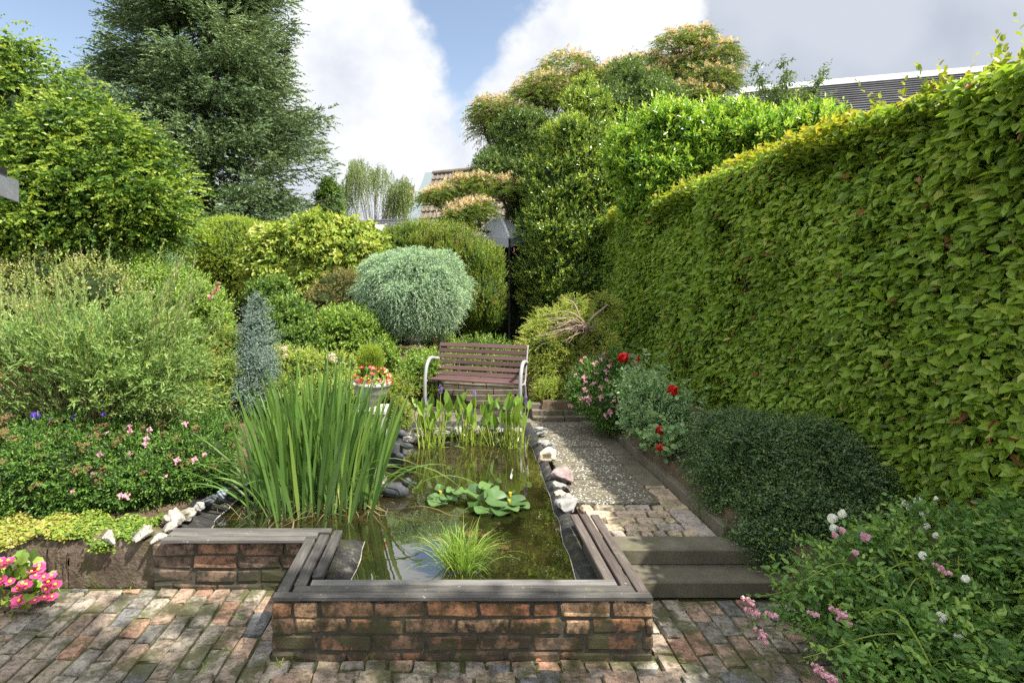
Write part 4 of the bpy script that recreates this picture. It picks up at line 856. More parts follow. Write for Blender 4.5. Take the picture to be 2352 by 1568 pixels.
plant('round_yew', 'golden green clipped round yew dome behind the left shrubs', 'shrub', [E(532, 592, 13, 116, 95, 1.05)], 'yew', 7500, .16, 7, .05, .018, base=((535-HX)*13/FX, 13, .3), sub=(6, .3), cores=.9, stems=5, lo=.9, branch=.05, up=.5, var=.6, tip=.5, rnd=.35)
plant('round_shrub', 'dull green rounded shrub between the yew dome and the golden leaved shrub', 'shrub', [E(665, 545, 13.6, 55, 36, .7), E(620, 580, 13.2, 60, 50, .7)], 'osman', 1500, .18, 8, .05, .02, cores=.85, var=.7)
plant('young_fir', 'pale green young fir with stubby needled branches left of the yew dome', 'tree', [E(400, 560, 11.5, 38, 46, .5), E(375, 620, 11.2, 55, 50, .6), E(412, 530, 11.6, 22, 26, .3)], 'sedum', 1500, .26, 13, .05, .012, base=((415-HX)*11.4/FX, 11.4, .3), sub=(5, .3), tree=True, cores=.7, branch=.03, ang=70, outw=1.2, up=0, rnd=.3, var=.5)
lm = [E(640, 600, 11, 72, 68, .7), E(720, 570, 11, 75, 72, .7), E(800, 570, 11, 75, 64, .7), E(850, 590, 11, 42, 52, .5), E(680, 660, 10.8, 70, 60, .6), E(750, 640, 10.8, 80, 60, .6), E(610, 570, 11, 40, 40, .4)]
plant('golden_shrub', 'pale yellow green large leaved shrub left of the round blue juniper', 'shrub', lm, 'golden', 2700, .34, 8, .115, .072, base=(-2.6, 11, .3), sub=(14, .3, .95), cores=.62, stems=10, outw=.9, up=.3, rnd=.5, droop=.35, ang=65, shape='hex', var=.9, curl=.35, back=.3, hi=1.12, lo=.5)
plant('brownish_shrub', 'small leaved brownish green clipped shrub below the golden shrub', 'shrub', [E(785, 668, 10, 68, 52, .55), E(750, 690, 9.8, 45, 38, .45)], 'brownish', 2300, .12, 8, .032, .016, cores=.86, sub=(5, .3), var=.9)
plant('glossy_shrub', 'light green glossy round shrub left of the bench behind the planter', 'shrub', [E(800, 768, 8.8, 88, 72, .65), E(850, 810, 8.6, 62, 50, .5), E(750, 800, 8.6, 60, 50, .5)], 'light', 3200, .16, 9, .048, .024, sub=(8, .3), cores=.82, shape='hex', up=.6, var=.9, tip=.3)
# blue juniper standard
c = at(950, 660, 9.3); t = plant('round_juniper', 'round blue green juniper clipped as a ball on a short reddish trunk', 'tree', [[c[0], 9.3, c[2]-.02, .84, .80, .66], [c[0]+.02, 9.28, c[2]-.18, .76, .70, .46], [c[0]+.16, 9.25, c[2]-.42, .42, .40, .30]], 'bluej', 12500, .25, 12, .034, .013, base=(at(1000, 790, 9.2)[0], 9.3, .4), sub=(40, .17, .95), tree=True, cores=.84, stems=0, lo=.84, hi=1.06, outw=.8, up=.45, rnd=.45, droop=.45, ang=34, var=.8, tip=.6, back=.5)
g = MB(); e = at(1001, 800, 9.2); tubes(g, bez([(e[0]+.02, 9.25, .3), (e[0], 9.25, .9), (c[0]+.3, 9.3, c[2]-.5), (c[0], 9.3, c[2])], 6), np.linspace(.055, .035, 19), 8)
for k in range(6): tubes(g, bez([(c[0]+.3, 9.3, c[2]-.55), (c[0]+rng.normal()*.3, 9.2+rng.normal()*.2, c[2]-.4), (c[0]+rng.normal()*.4, 9.2, c[2])], 4), np.linspace(.03, .01, 9), 6)
g.part('trunk', stonemat('red_bark', (.14, .06, .035), (.26, .13, .08), scale=20), t)
lm = [E(960, 560, 11.6, 75, 50, .6), E(1040, 575, 11.4, 80, 62, .6), E(1105, 612, 11.2, 50, 56, .6), E(1110, 680, 11, 52, 85, .6), E(1060, 680, 11.2, 70, 85, .6), E(900, 565, 11.6, 45, 34, .5)]
plant('thuja_hedge', 'broad feathery green conifer hedge behind the round blue juniper', 'hedge', lm, 'thuja', 7500, .24, 10, .05, .018, base=(.4, 11.4, .3), sub=(10, .28), cores=.82, up=1.1, outw=.6, rnd=.35, ang=30, droop=.05, var=.9, tip=.3)
# pfitzer juniper, ragged, with bare twigs
lm = [E(1270, 740, 9, 62, 34, .45), E(1330, 745, 8.9, 48, 36, .4), E(1240, 790, 8.8, 55, 45, .4), E(1300, 800, 8.8, 60, 50, .4), E(1370, 780, 8.8, 46, 24, .35), E(1320, 700, 9.1, 34, 26, .3), E(1270, 850, 8.7, 55, 50, .35), E(1385, 700, 9.2, 36, 26, .3)]
t = plant('spreading_juniper', 'ragged yellow green spreading juniper with bare brown twigs right of the bench', 'shrub', lm, 'pfitz', 3200, .28, 14, .035, .012, base=(at(1320, 850, 8.8)[0], 9, .4), sub=(6, .32), cores=.6, stems=8, branch=.03, outw=1.1, up=.1, rnd=.4, droop=.3, ang=32, flat=True, var=.9, tip=.4)
g = MB()
for k in range(40):
    a_ = at(1350+rng.normal()*10, 760, 8.5); e = at(1290+rng.normal()*28, 752+rng.normal()*14, 8.35); tubes(g, bez([a_, (a_+e)/2+rng.normal(size=3)*.05+[0, 0, .06], e], 5), np.linspace(.010, .003, 11), 4)
tubes(g, bez([at(1330, 800, 8.7), at(1352, 740, 8.6), at(1395, 700, 8.8)], 6), np.linspace(.03, .012, 13), 6); tubes(g, bez([at(1345, 770, 8.6), at(1320, 700, 8.6), at(1300, 688, 8.6)], 6), np.linspace(.02, .008, 13), 6)
g.part('bare_twigs', stonemat('twig_bark', (.18, .12, .09), (.32, .24, .18), scale=20), t)
# low plants round the bench
plant('stonecrop', 'pale green stonecrop with flat flower heads left of the bench', 'plant', [E(965, 850, 8.5, 50, 45, .35), E(1000, 840, 8.7, 30, 38, .3)], 'light', 900, .22, 9, .04, .02, cores=.7, sub=(6, .35), up=1, shape='hex', var=.8, tip=.4)
plant('ground_plant', 'low yellow green ground plants between planter and bench', 'plant', [E(925, 880, 8.2, 45, 22, .35), E(980, 895, 8.3, 30, 14, .2), E(900, 900, 8, 30, 15, .25)], 'jenny', 1200, .10, 7, .03, .02, cores=.7, sub=(6, .35), up=.8, var=.9)
plant('ground_plant', 'low yellow green plants with reddish feet right of the bench at the path end', 'plant', [E(1262, 905, 7.85, 44, 34, .28), E(1300, 915, 7.8, 20, 22, .2)], 'jenny', 1500, .14, 8, .03, .016, cores=.7, sub=(8, .35), up=1.0, var=.7)
plant('background_plant', 'light green low plants seen between the slats of the bench', 'plant', [E(1060, 845, 9.6, 60, 42, .4), E(1150, 845, 9.5, 60, 38, .4), E(1220, 835, 9.6, 40, 42, .4), E(1010, 800, 9.8, 40, 40, .4), E(1110, 800, 10, 70, 30, .4)], 'light', 2600, .2, 8, .04, .02, cores=.72, sub=(6, .35), up=1.0, var=.9)
plant('small_box_bush', 'small yellow green bush beside the pedestal of the planter', 'shrub', [E(918, 952, 6.9, 30, 38, .22)], 'jenny', 1300, .08, 7, .022, .013, cores=.8, sub=(6, .3), var=.9, base=(-.55, 6.9, .25))
for k, (x, y, Y, lab) in enumerate(((1100, 878, 8.9, 'tiny green seedling left of middle under the bench'), (1040, 885, 8.8, 'small leafy weed under the left part of the bench'), (1150, 890, 8.85, 'small leafy weed under the right part of the bench'))):
    plant('weed', lab, 'plant', [E(x, y, Y, 16, 10, .1)], 'mid', 120, .08, 6, .03, .018, cores=0, sub=None, stems=2, up=1, branch=.003)

# ---- flower builders
def petals(kind, n=14, r=.03, rows=3, open_=.5, cup=1.0):
    """rose-like head at the origin facing +Z"""
    g = MB()
    for k in range(rows):
        m_ = max(4, int(n/rows)); th = np.arange(m_)*2*PI/m_+k*.6; tilt = (.25+.75*k/(max(rows-1, 1)))*open_
        D = np.column_stack((np.cos(th)*math.sin(tilt*1.5), np.sin(th)*math.sin(tilt*1.5), np.full(m_, math.cos(tilt*1.5)))); Nn = np.column_stack((-np.cos(th), -np.sin(th), np.full(m_, .4)))
        P = np.column_stack((np.cos(th), np.sin(th), np.zeros(m_)))*r*.08
        leaves(g, P, D, Nn, r*(1+.15*k), r*1.1, rng.uniform(0, 1, m_), 'round', 0, .3*cup, -.3)
    return g.me('flower_head', LM[kind])
def umbel(kind, n=26, r=.03, flat=.45, s=.012):
    g = MB(); u = rdir(n); u[:, 2] = np.abs(u[:, 2]); P = u*np.array([r, r, r*flat])
    sprays(g, P, nrm(u+rng.normal(size=u.shape)*.4), s, 4, s, s*.8, 80, 0, 'kite', var=1); return g.me('flower_head', LM[kind])
def onplant(t, me, pts, name='flower', sc=(.8, 1.2), tilt=.5, fwd=(0, -.5, .8)):
    for p in pts:
        d = Vector(fwd)+Vector(rng.normal(size=3)*tilt*.6); q = d.to_track_quat('Z', 'Y'); o = obj(name, me, t, np.array(p)-loc0(t)); o.rotation_euler = q.to_euler(); s = rng.uniform(*sc); o.scale = (s, s, s)
def pompon(kind, r=.03, n=44, cl=None):
    g = MB()
    for c_, rr in (cl or [((0, 0, 0), r)]):
        m_ = n if cl is None else 16; u = rdir(m_); u = u[u[:, 2] > -.55]; m_ = len(u); sh = rng.uniform(.55, 1.0, (m_, 1)); T = nrm(UP-u*u[:, 2:3]*.9+rng.normal(size=u.shape)*.25)
        leaves(g, np.array(c_)+u*rr*sh-T*rr*.5, T, u+rng.normal(size=u.shape)*.25, rr*1.05, rr*1.1, rng.uniform(0, 1, m_), 'round', 0, -.2, .25)
    return g.me('flower_head', LM[kind])
PC = pompon('pink', cl=[((rng.normal()*.014, rng.normal()*.014, rng.uniform(0, .012)), .0095) for _ in range(13)])
PL = pompon('pink', cl=[((rng.normal()*.02, rng.normal()*.02, rng.uniform(0, .02)), .015) for _ in range(8)])
U1, U2, U3 = umbel('pink', 30, .032), umbel('palepink', 30, .034), umbel('brownhead', 30, .028)
ROSER, ROSEW, ROSEP = pompon('red', .034, 60), pompon('white', .025, 50), pompon('pink', .021, 40)

# ---- right-hand bed
lm = [E(1365, 880, 7, 56, 54, .34), E(1420, 860, 6.9, 52, 50, .34), E(1400, 930, 6.6, 60, 55, .34), E(1330, 910, 6.9, 28, 36, .2), E(1450, 910, 6.6, 40, 50, .3)]
t = plant('pink_spiraea', 'bushy shrub covered in small pink flower heads at the far right end of the path', 'shrub', lm, 'spir', 3600, .15, 8, .035, .016, base=(at(1400, 980, 6.7)[0], 6.7, .36), cores=.76, sub=(8, .3), var=.8, up=.6)
P, Nn = sample(lm, 190, 1.02, 1.12, 0); P = P[(P[:, 0] < at(1430, 0, 6.8)[0]+.25) & (P[:, 2] > .5)]; onplant(t, PC, P[:98], sc=(.7, 1.2)); onplant(t, U3, P[98:112], 'faded_flower')
lm = [E(1500, 940, 5.7, 62, 50, .28), E(1480, 900, 5.8, 42, 32, .22), E(1530, 980, 5.6, 45, 45, .25), E(1470, 960, 5.7, 36, 45, .2)]
t = plant('sedum_plant', 'grey green stonecrop with pale domed buds leaning over the kerb', 'plant', lm, 'sedum', 1500, .24, 10, .052, .024, base=(2.15, 5.7, .36), cores=.7, sub=(8, .32), shape='hex', up=.9, outw=.8, rnd=.3, ang=60, var=.7, tip=.3)
UB = umbel('sedum', 46, .05, .5, .014); P, Nn = sample(lm, 34, 1.0, 1.08, 0); P = P[P[:, 2] > lm[0][2]-.05]; onplant(t, UB, P[:26], 'bud_head', (.8, 1.2))
# red rose shrub between them
b = np.array([2.75, 5.9, .36]); t = thing('red_rose_bush', 'sparse rose bush with five red blooms on long stems in front of the hedge', 'rose bush', b); g = MB(); gs = MB()
for (x, y, Y, s) in ((1431, 821, 6.3, 1.35), (1466, 824, 6.35, .7), (1545, 895, 5.5, 1.15), (1513, 988, 5.2, .95), (1516, 1027, 5.1, .75)):
    p = at(x, y, Y); q0 = b+rng.normal(size=3)*[.1, .1, 0]; pts = bez([q0, q0*.5+p*.5+[.12, 0, .12], p], 6); tubes(gs, pts, np.linspace(.006, .003, len(pts)), 5)
    onplant(t, ROSER, [p], 'flower', (s*1.25, s*1.3), .4, (-.3, -.9, .5)); n = 9; k = rng.choice(len(pts), n); D = nrm(rng.normal(size=(n, 3))+[0, 0, .3]); sprays(g, pts[k], D, .10, 5, .045, .032, 65, .1, 'round', flat=True)
P = np.array([at(x, y, Y) for x, y, Y in ((1440, 870, 6.2), (1470, 850, 6.3), (1500, 860, 6.2), (1530, 1010, 5.2), (1560, 930, 5.5), (1460, 880, 6.2), (1545, 1000, 5.2), (1520, 1005, 5.2))]); P = np.repeat(P, 16, 0)+rng.normal(size=(128, 3))*.09
sprays(g, P, nrm(rng.normal(size=P.shape)+[-.3, -.5, .3]), .12, 5, .055, .040, 65, .1, 'round', flat=True); g.part('foliage', LM['sedum'], t); gs.part('stems', LM['stemg'], t)
# cotoneaster
lm = [E(1740, 1080, 4.4, 140, 115, .42), E(1660, 1040, 4.7, 85, 85, .35), E(1840, 1050, 4.5, 130, 95, .45), E(1790, 1170, 4.1, 120, 95, .38), E(1930, 1110, 4.3, 90, 95, .42), E(1700, 1000, 5, 90, 60, .4), E(1860, 1210, 3.95, 95, 80, .3), E(1760, 1240, 3.9, 75, 60, .25), E(1690, 1150, 4.3, 70, 70, .25), E(1950, 1220, 3.9, 90, 80, .3)]
plant('cotoneaster', 'dense dark green small leaved shrub spilling over the kerb beside the steps', 'shrub', lm, 'cotone', 15500, .21, 12, .022, .015, base=(2.75, 4.4, .36), cores=.72, sub=(14, .26), flat=True, up=-.05, outw=1, rnd=.5, droop=.25, ang=60, var=.8, tip=.25, zmin=.1)
# rose bush front right
lm = [E(2010, 1300, 3.1, 130, 90, .3), E(2180, 1280, 3.1, 170, 120, .34), E(1960, 1370, 2.95, 170, 90, .28), E(2150, 1440, 2.8, 220, 130, .34), E(2320, 1350, 2.9, 120, 190, .3), E(1880, 1400, 3.0, 90, 55, .22), E(2060, 1540, 2.55, 150, 90, .28), E(2300, 1540, 2.5, 200, 110, .3)]
t = plant('rose_bush', 'large loose rose bush with white and pink blooms filling the lower right corner', 'rose bush', lm, 'rose', 2300, .30, 10, .046, .025, base=(2.45, 2.8, .05), cores=0, sub=(10, .34), shape='hex', flat=True, ang=62, up=.3, outw=.8, rnd=.7, droop=.2, var=.8, tip=.3, stems=14, branch=.009, lo=.35, hi=1.08, back=.6)
g = MB(); n = 16; a0 = np.array([2.6, 2.8, .1])+rng.normal(size=(n, 3))*[.3, .3, 0]; e = np.array([at(rng.uniform(1740, 2350), rng.uniform(1180, 1540), rng.uniform(2.5, 3.1)) for _ in range(n)]); mid = a0*.4+e*.6+np.array([0, 0, .22])
for q in range(n): tubes(g, bez([a0[q], mid[q], e[q]], 7), np.linspace(.0045, .0018, 15), 5, a=rng.uniform()*.4)
g.part('canes', LM['stemg'], t)
for (x, y, Y, me, s) in [(1912, 1190, 3.15, ROSEW, 1.35), (1935, 1180, 3.18, ROSEW, 1.1), (1915, 1212, 3.12, ROSEW, 1.1), (2090, 1165, 3.2, ROSEW, 1.0), (2108, 1150, 3.25, ROSEW, 1.1), (2078, 1155, 3.2, ROSEW, .9), (2118, 1180, 3.2, ROSEW, .8), (2150, 1145, 3.25, ROSEW, .7), (2128, 1208, 3.1, ROSEW, .9), (2150, 1230, 3.0, ROSEW, .9), (2120, 1275, 2.8, ROSEW, 1.0), (2218, 1328, 2.7, ROSEW, .9), (2162, 1417, 2.55, ROSEW, 1.2), (2200, 1462, 2.5, ROSEW, 1.0), (1988, 1232, 2.95, ROSEP, 1.4), (1935, 1217, 3.0, ROSEP, 1.0), (1918, 1228, 3.05, ROSEP, 1.0), (1965, 1268, 2.9, ROSEP, .9),
                         (1722, 1377, 2.85, PL, 1.0), (1728, 1402, 2.85, PL, 1.2), (1772, 1410, 2.8, PL, 1.0), (1868, 1408, 2.75, PL, .9), (1930, 1405, 2.7, PL, 1.3), (1940, 1425, 2.7, PL, 1.1), (1752, 1452, 2.8, PL, 1.0), (1756, 1470, 2.8, PL, .8), (1880, 1530, 2.5, PL, .8), (1905, 1553, 2.45, PL, 1.4), (1890, 1545, 2.45, PL, 1.0), (2170, 1312, 2.75, PL, .9), (2155, 1298, 2.8, PL, .8)]:
    onplant(t, me, [at(x, y, Y)], 'flower', (s*.78, s*.86), .35, (-.3, -.8, .5))
# ---- left side
lm = [E(120, 660, 7.8, 130, 92, .6), E(220, 680, 7.6, 110, 80, .6), E(30, 720, 7.4, 100, 100, .6), E(-80, 700, 7.4, 120, 130, .6), E(130, 760, 7.2, 140, 80, .6)]
plant('variegated_shrub', 'cream and pink tinged variegated shrub at the left edge below the beech', 'shrub', lm, 'varieg', 4200, .2, 9, .04, .022, cores=.76, sub=(10, .3), up=.7, var=1.0, tip=.5, base=(-5.2, 7.7, .3))
lm = [E(380, 690, 8.2, 100, 85, .6), E(450, 720, 7.9, 82, 85, .6), E(320, 650, 8.4, 70, 60, .5), E(490, 770, 7.6, 48, 80, .4), E(400, 800, 7.6, 110, 80, .5)]
t = plant('hibiscus_shrub', 'mid green leafy shrub with a few pink mauve blooms behind the willow', 'shrub', lm, 'light', 4200, .2, 9, .042, .026, cores=.78, sub=(10, .3), up=.8, var=1.0, tip=.3, base=(-3.9, 8, .3), shape='hex')
HB_ = petals('pink', 6, .055, 1, .9); onplant(t, HB_, [at(x, y, 7.25) for x, y in ((497, 668), (490, 676), (503, 652), (485, 682))], 'flower', (1.0, 1.4), .4, (.2, -1, .3))
lm = [E(592, 702, 7.0, 13, 26, .08), E(591, 738, 7.0, 27, 36, .16), E(590, 785, 7.0, 42, 45, .25), E(583, 840, 6.9, 56, 50, .32), E(572, 895, 6.8, 66, 48, .34)]
plant('blue_juniper', 'slim blue grey conical juniper left of the iris clump', 'shrub', lm, 'bluecone', 2600, .24, 13, .030, .011, base=(at(585, 0, 6.9)[0], 6.95, .3), cores=.78, sub=(9, .32), up=.5, rnd=.5, var=.8, tip=.3)
plant('dwarf_shrub', 'small yellow green and orange tinged shrub between juniper cone and willow', 'shrub', [E(500, 860, 6.6, 50, 60, .35), E(530, 800, 6.9, 40, 50, .3), E(470, 920, 6.3, 60, 50, .35)], 'thuja', 2200, .14, 9, .03, .014, cores=.76, sub=(8, .3), up=.8, var=1.0, tip=.4)
lm = [E(640, 830, 7.3, 60, 36, .3), E(700, 850, 7.2, 70, 45, .35), E(770, 850, 7.2, 60, 42, .35), E(680, 910, 6.9, 90, 50, .35), E(790, 910, 6.8, 60, 50, .3)]
t = plant('yellow_spiraea', 'golden yellow green shrub with pale pink flowers behind the iris clump', 'shrub', lm, 'golden', 3800, .14, 8, .032, .018, cores=.78, sub=(9, .3), up=.8, var=.9, tip=.2)
P, Nn = sample(lm, 60, 1.0, 1.06, 0); P = P[P[:, 2] > lm[1][2]+.1][:16]; onplant(t, U2, P, sc=(.7, 1.2))
plant('round_leaf_shrub', 'mid green shrub behind the blue cone juniper at the foot of the golden shrub', 'shrub', [E(660, 740, 8.6, 65, 60, .5), E(620, 680, 9, 50, 45, .4), E(690, 790, 8.2, 55, 45, .4)], 'mid', 2300, .18, 8, .055, .038, cores=.76, sub=(8, .3), up=.5, var=.9, shape='hex')
# feathery willow
b = np.array([-3.05, 4.85, .3]); t = thing('willow_shrub', 'large feathery grey green dwarf willow with long slender shoots at the left', 'shrub', b); g = MB(); gs = MB()
lm = [E(250, 830, 5.0, 210, 125, .6), E(170, 800, 5.1, 160, 90, .5), E(350, 815, 5.1, 120, 100, .5), E(100, 850, 4.9, 130, 110, .5), E(400, 870, 4.9, 110, 80, .45), E(260, 755, 5.2, 145, 80, .45)]
P, Nn = sample(lumpy(lm, 12, .4), 2100, .3, 1.08, .4); o_ = nrm(P-(b+[0, 0, .35])); D = nrm(o_*1.0+UP*.22+rng.normal(size=P.shape)*.4); l_ = rng.uniform(.22, .44, len(P))
sprays(g, P-D*l_[:, None]*.5, D, l_, 16, .060, .0150, 40, .30, 'kite', var=.8, tip=.35, base=.03)
P2, N2 = sample(lm, 150, .85, 1.0, .2); P2 = P2[P2[:, 2] > lm[0][2]]; o2_ = nrm(P2-(b+[0, 0, .35])); D2 = nrm(o2_*.8+UP*.9+rng.normal(size=P2.shape)*.2); l2 = rng.uniform(.25, .68, len(P2))
sprays(g, P2, D2, l2, 24, .066, .018, 34, .03, 'kite', var=.8, tip=.5, base=.02)
g.part('foliage', LM['willow'], t)
tubes(gs, np.stack((P2, P2+D2*l2[:, None]*.5, P2+D2*l2[:, None]), 1), np.array([.0035, .003, .0015])[None], 4, cap=False)
k = rng.choice(len(P), 240); Q = P[k]; B0 = np.repeat(b[None], len(k), 0)+rng.normal(size=(len(k), 3))*[.06, .06, 0]
tubes(gs, np.stack((B0, B0*.6+Q*.4+UP*.1, B0*.2+Q*.8+UP*.06, Q), 1), np.array([.008, .006, .004, .002])[None], 4, cap=False); gs.part('stems', leafmat('willow_stem', [(.16, .13, .06), (.24, .2, .09)], .05), t)
# spiraea front left
lm = [E(x, y, Y, rx, rz, .4) for x, y, Y, rx, rz in ((60, 1095, 4.4, 120, 105), (200, 1088, 4.5, 130, 110), (330, 1090, 4.6, 120, 100), (440, 1060, 4.8, 95, 90), (120, 1010, 4.7, 120, 60), (280, 1005, 4.8, 130, 60), (-80, 1060, 4.4, 110, 120), (480, 1010, 5.2, 70, 65), (410, 985, 5.2, 90, 40))]
t = plant('spiraea_bush', 'wide low spiraea with small pink and faded brown flower heads in the left bed', 'shrub', lm, 'spir', 11500, .14, 9, .031, .015, base=(-3.0, 4.5, .28), cores=.76, sub=(12, .25), up=.5, var=.9, tip=.2, shape='hex')
P, Nn = sample(lm, 170, 1.0, 1.04, 0); sel = (P[:, 2] > .5); P = P[sel]; onplant(t, U3, P[:95], 'faded_flower', (.7, 1.1)); pk = [at(x, y, 3.98+(1180-y)*.0028) for x, y in ((205, 1002), (222, 1008), (245, 995), (285, 983), (297, 980), (298, 994), (157, 1012), (165, 1042), (176, 1025), (204, 1024), (342, 990), (334, 1010), (333, 1022), (296, 1046), (22, 1072), (10, 1085), (30, 1130), (227, 1048), (425, 975), (210, 1090), (165, 1130), (405, 1060), (445, 1058), (275, 1140), (468, 1045), (8, 1030), (98, 1040), (58, 1010), (380, 1095), (290, 1142))]; onplant(t, PC, pk, 'flower', (.55, 1.0))
# dark red foliage at left edge
plant('barberry', 'dark red leaved bush glimpsed at the left edge behind the willow', 'shrub', [E(10, 830, 6.3, 45, 55, .3), E(60, 850, 6.2, 35, 40, .25)], 'crimson', 500, .15, 8, .028, .014, cores=.7, sub=(5, .3))
# violet flowers
for x, y, s, lab in ((85, 963, 1.6, 'large violet blue bloom at the left above the spiraea'), (118, 968, .9, 'dark violet bloom just right of the large violet one'), (170, 962, .8, 'small violet bloom right of the dark one'), (240, 955, .8, 'violet bloom at the foot of the willow')):
    p = at(x, y, 4.55); tt_ = thing('violet_flower', lab, 'flower', (p[0], p[1], .35), group='violet flowers above the spiraea'); onplant(tt_, petals('violet', 6, .04, 1, .9), [p], 'petals', (s, s), .3); gs = MB(); tubes(gs, bez([(p[0], p[1], .35), (p[0]+.02, p[1]+.03, p[2]-.1), p], 4), np.full(9, .003), 4); gs.part('stem', LM['stemg'], tt_)
# ornamental grass left edge
P = np.tile(np.array([[-4.1, 4.7, .35]]), (170, 1))+rng.normal(size=(170, 3))*[.12, .12, 0]; t = thing('ornamental_grass', 'tuft of pale arching grass at the left edge', 'grass tuft', (-4.1, 4.7, .35)); D = nrm(rng.normal(size=P.shape)*.5+[.5, -.2, 1.3]); B_ = nrm(D*[1, 1, 0]); g = MB(); strips(g, P, D, B_, rng.uniform(.4, .75, 170), .008, grav=.35, a=rng.uniform(.4, 1, 170)); g.part('blades', LM['grass'], t)
# creeping jenny over the wall
n = 26000; x = rng.uniform(-5.6, -2.05, n); y = rng.uniform(3.74, 4.12, n); h = .285+.02*np.sin(x*9)+.02*np.sin(x*23+y*7)+rng.uniform(0, .035, n)
m_ = rng.uniform(size=n) < .10; xi = np.array([-4.95, -4.7, -4.42, -4.2, -3.98, -3.62, -3.42, -2.95, -2.27, -3.2, -5.2]); hl = np.array([.10, .05, .14, .05, .07, .10, .05, .04, .06, .14, .07])
kk = rng.integers(0, len(xi), n); x = np.where(m_, xi[kk]+rng.normal(size=n)*.035, x); y = np.where(m_, 3.725-rng.uniform(0, .025, n), y); h = np.where(m_, .29-hl[kk]*rng.uniform(0, 1, n)**1.3, h)
P = np.column_stack((x, y, h)); dens_ = (np.sin(x*5.1)+np.sin(x*2.3+1)+np.sin(y*14+x*3))*.33; ok = (rng.uniform(size=n) < .8+.3*dens_) | m_; P = P[ok]
g = MB(); leaves(g, P, nrm(rng.normal(size=P.shape)*[1, 1, .3]+[0, -.3, 0]), nrm(rng.normal(size=P.shape)*.5+[0, -.3, 1]), rng.uniform(.014, .026, len(P)), rng.uniform(.012, .022, len(P)), np.clip(.5+.3*np.sin(P[:, 0]*3.7)+rng.normal(size=len(P))*.25, 0, 1), 'round'); tag(g.part('ground_cover', LM['jenny']), 'yellow green creeping ground cover spilling over the retaining wall', 'ground cover', kind='stuff')
# left grass blades on wall, begonia
P = np.tile(np.array([[-3.85, 3.95, .28]]), (16, 1))+rng.normal(size=(16, 3))*[.08, .04, 0]; t = thing('grass_tuft', 'few upright grass blades growing on the retaining wall at the left', 'grass tuft', (-3.85, 3.95, .28)); D = nrm(rng.normal(size=P.shape)*.3+UP); g = MB(); strips(g, P, D, nrm(D*[1, 1, 0]), rng.uniform(.12, .25, 16), .008, grav=.25); g.part('blades', LM['iris'], t)
def begonia(label, c, r, kind, n=60, nf=26, sc=1.0):
    t = thing('begonia', label, 'flower plant', c); g = MB(); u = rdir(n); u[:, 2] = np.abs(u[:, 2]); P = np.array(c)+u*r*rng.uniform(.4, 1, (n, 1))
    leaves(g, P, nrm(u+rng.normal(size=u.shape)*.5), nrm(rng.normal(size=u.shape)*.4+UP), .055*sc, .05*sc, rng.uniform(0, 1, n), 'round', 0); g.part('leaves', LM['light'], t)
    f = MB(); th = np.array([0, PI/2, PI, PI*1.5]); leaves(f, np.zeros((4, 3)), np.column_stack((np.cos(th), np.sin(th), np.full(4, .25))), np.column_stack((np.zeros(4), np.zeros(4), np.ones(4))), np.array([.028, .020, .028, .020]), np.array([.032, .02, .032, .02]), rng.uniform(0, 1, 4), 'round', 0, .1)
    V, F = ICO2; f.add(V*.006+[0, 0, .008], F, 1); me = f.me('flower_head', [LM[kind], LM['yellow']])
    u = rdir(nf); u[:, 2] = np.abs(u[:, 2])*1.0; u[:, 1] = -np.abs(u[:, 1])*.8; onplant(t, me, np.array(c)+u*np.array(r)*1.05, 'flower', (.8*sc, 1.4*sc), .6); return t
begonia('bright pink flowering begonia at the lower left corner of the patio', gr(20, 1375, 0.02)+np.array([0, 0, .0]), np.array([.30, .16, .26]), 'hotpink', 130, 62, 1.25)
begonia('crimson begonia flowering in the stone urn', pc+[0, 0, .77], np.array([.20, .20, .17]), 'crimson', 90, 44, .9)
t = plant('golden_conifer', 'small bright yellow green conifer standing up in the stone urn', 'shrub', [[pc[0]-.02, 5.88, pc[2]+.98, .13, .12, .17]], 'yew', 1100, .12, 9, .022, .007, base=pc+[0, .05, .77], cores=.6, sub=(5, .35), up=1.3, outw=.5, rnd=.2, ang=25, tip=.5, stems=2, branch=.006)

# ---- pond plants
b = np.array([(733-HX)*4.62/FX, 4.62, WZ-.02]); t = thing('iris_clump', 'big clump of tall sword shaped green iris leaves standing in the pond', 'water plant', b); g = MB(); n = 330
off = rng.normal(size=(n, 3))*[.26, .17, 0]; off[:, 0] = np.clip(off[:, 0], -.44, .46); P = b+off
D = nrm(np.column_stack((off[:, 0]*.36+rng.normal(size=n)*.08-.0, off[:, 1]*.5+rng.normal(size=n)*.10, np.full(n, 1.)))); L = rng.uniform(.80, 1.42, n)*(1-.16*np.abs(off[:, 0]/.45))
Bd = nrm(off*[1, .6, 0]+rng.normal(size=(n, 3))*[.15, .15, 0]); tw = nrm(np.column_stack((np.ones(n), rng.normal(size=n)*.55, np.zeros(n))))
strips(g, P, D, Bd, L, rng.uniform(.020, .034, n), 9, rng.uniform(.02, .14, n), a=np.clip(rng.normal(size=n)*.22+.42, 0, 1), tw=tw, tipw=.02, wpos=.2)
n = 26; off = rng.normal(size=(n, 3))*[.3, .12, 0]; P = b+off; sgn = np.where(off[:, 0] > 0, 1, -1); D = nrm(np.column_stack((sgn*rng.uniform(.25, .8, n), -np.abs(rng.normal(size=n))*.25, np.ones(n)))); Bd = np.column_stack((sgn, rng.normal(size=n)*.4-.2, np.zeros(n)))
strips(g, P, D, nrm(Bd), rng.uniform(.6, 1.0, n), .016, 12, rng.uniform(.4, .72, n), a=rng.uniform(.3, .9, n), tipw=.02)
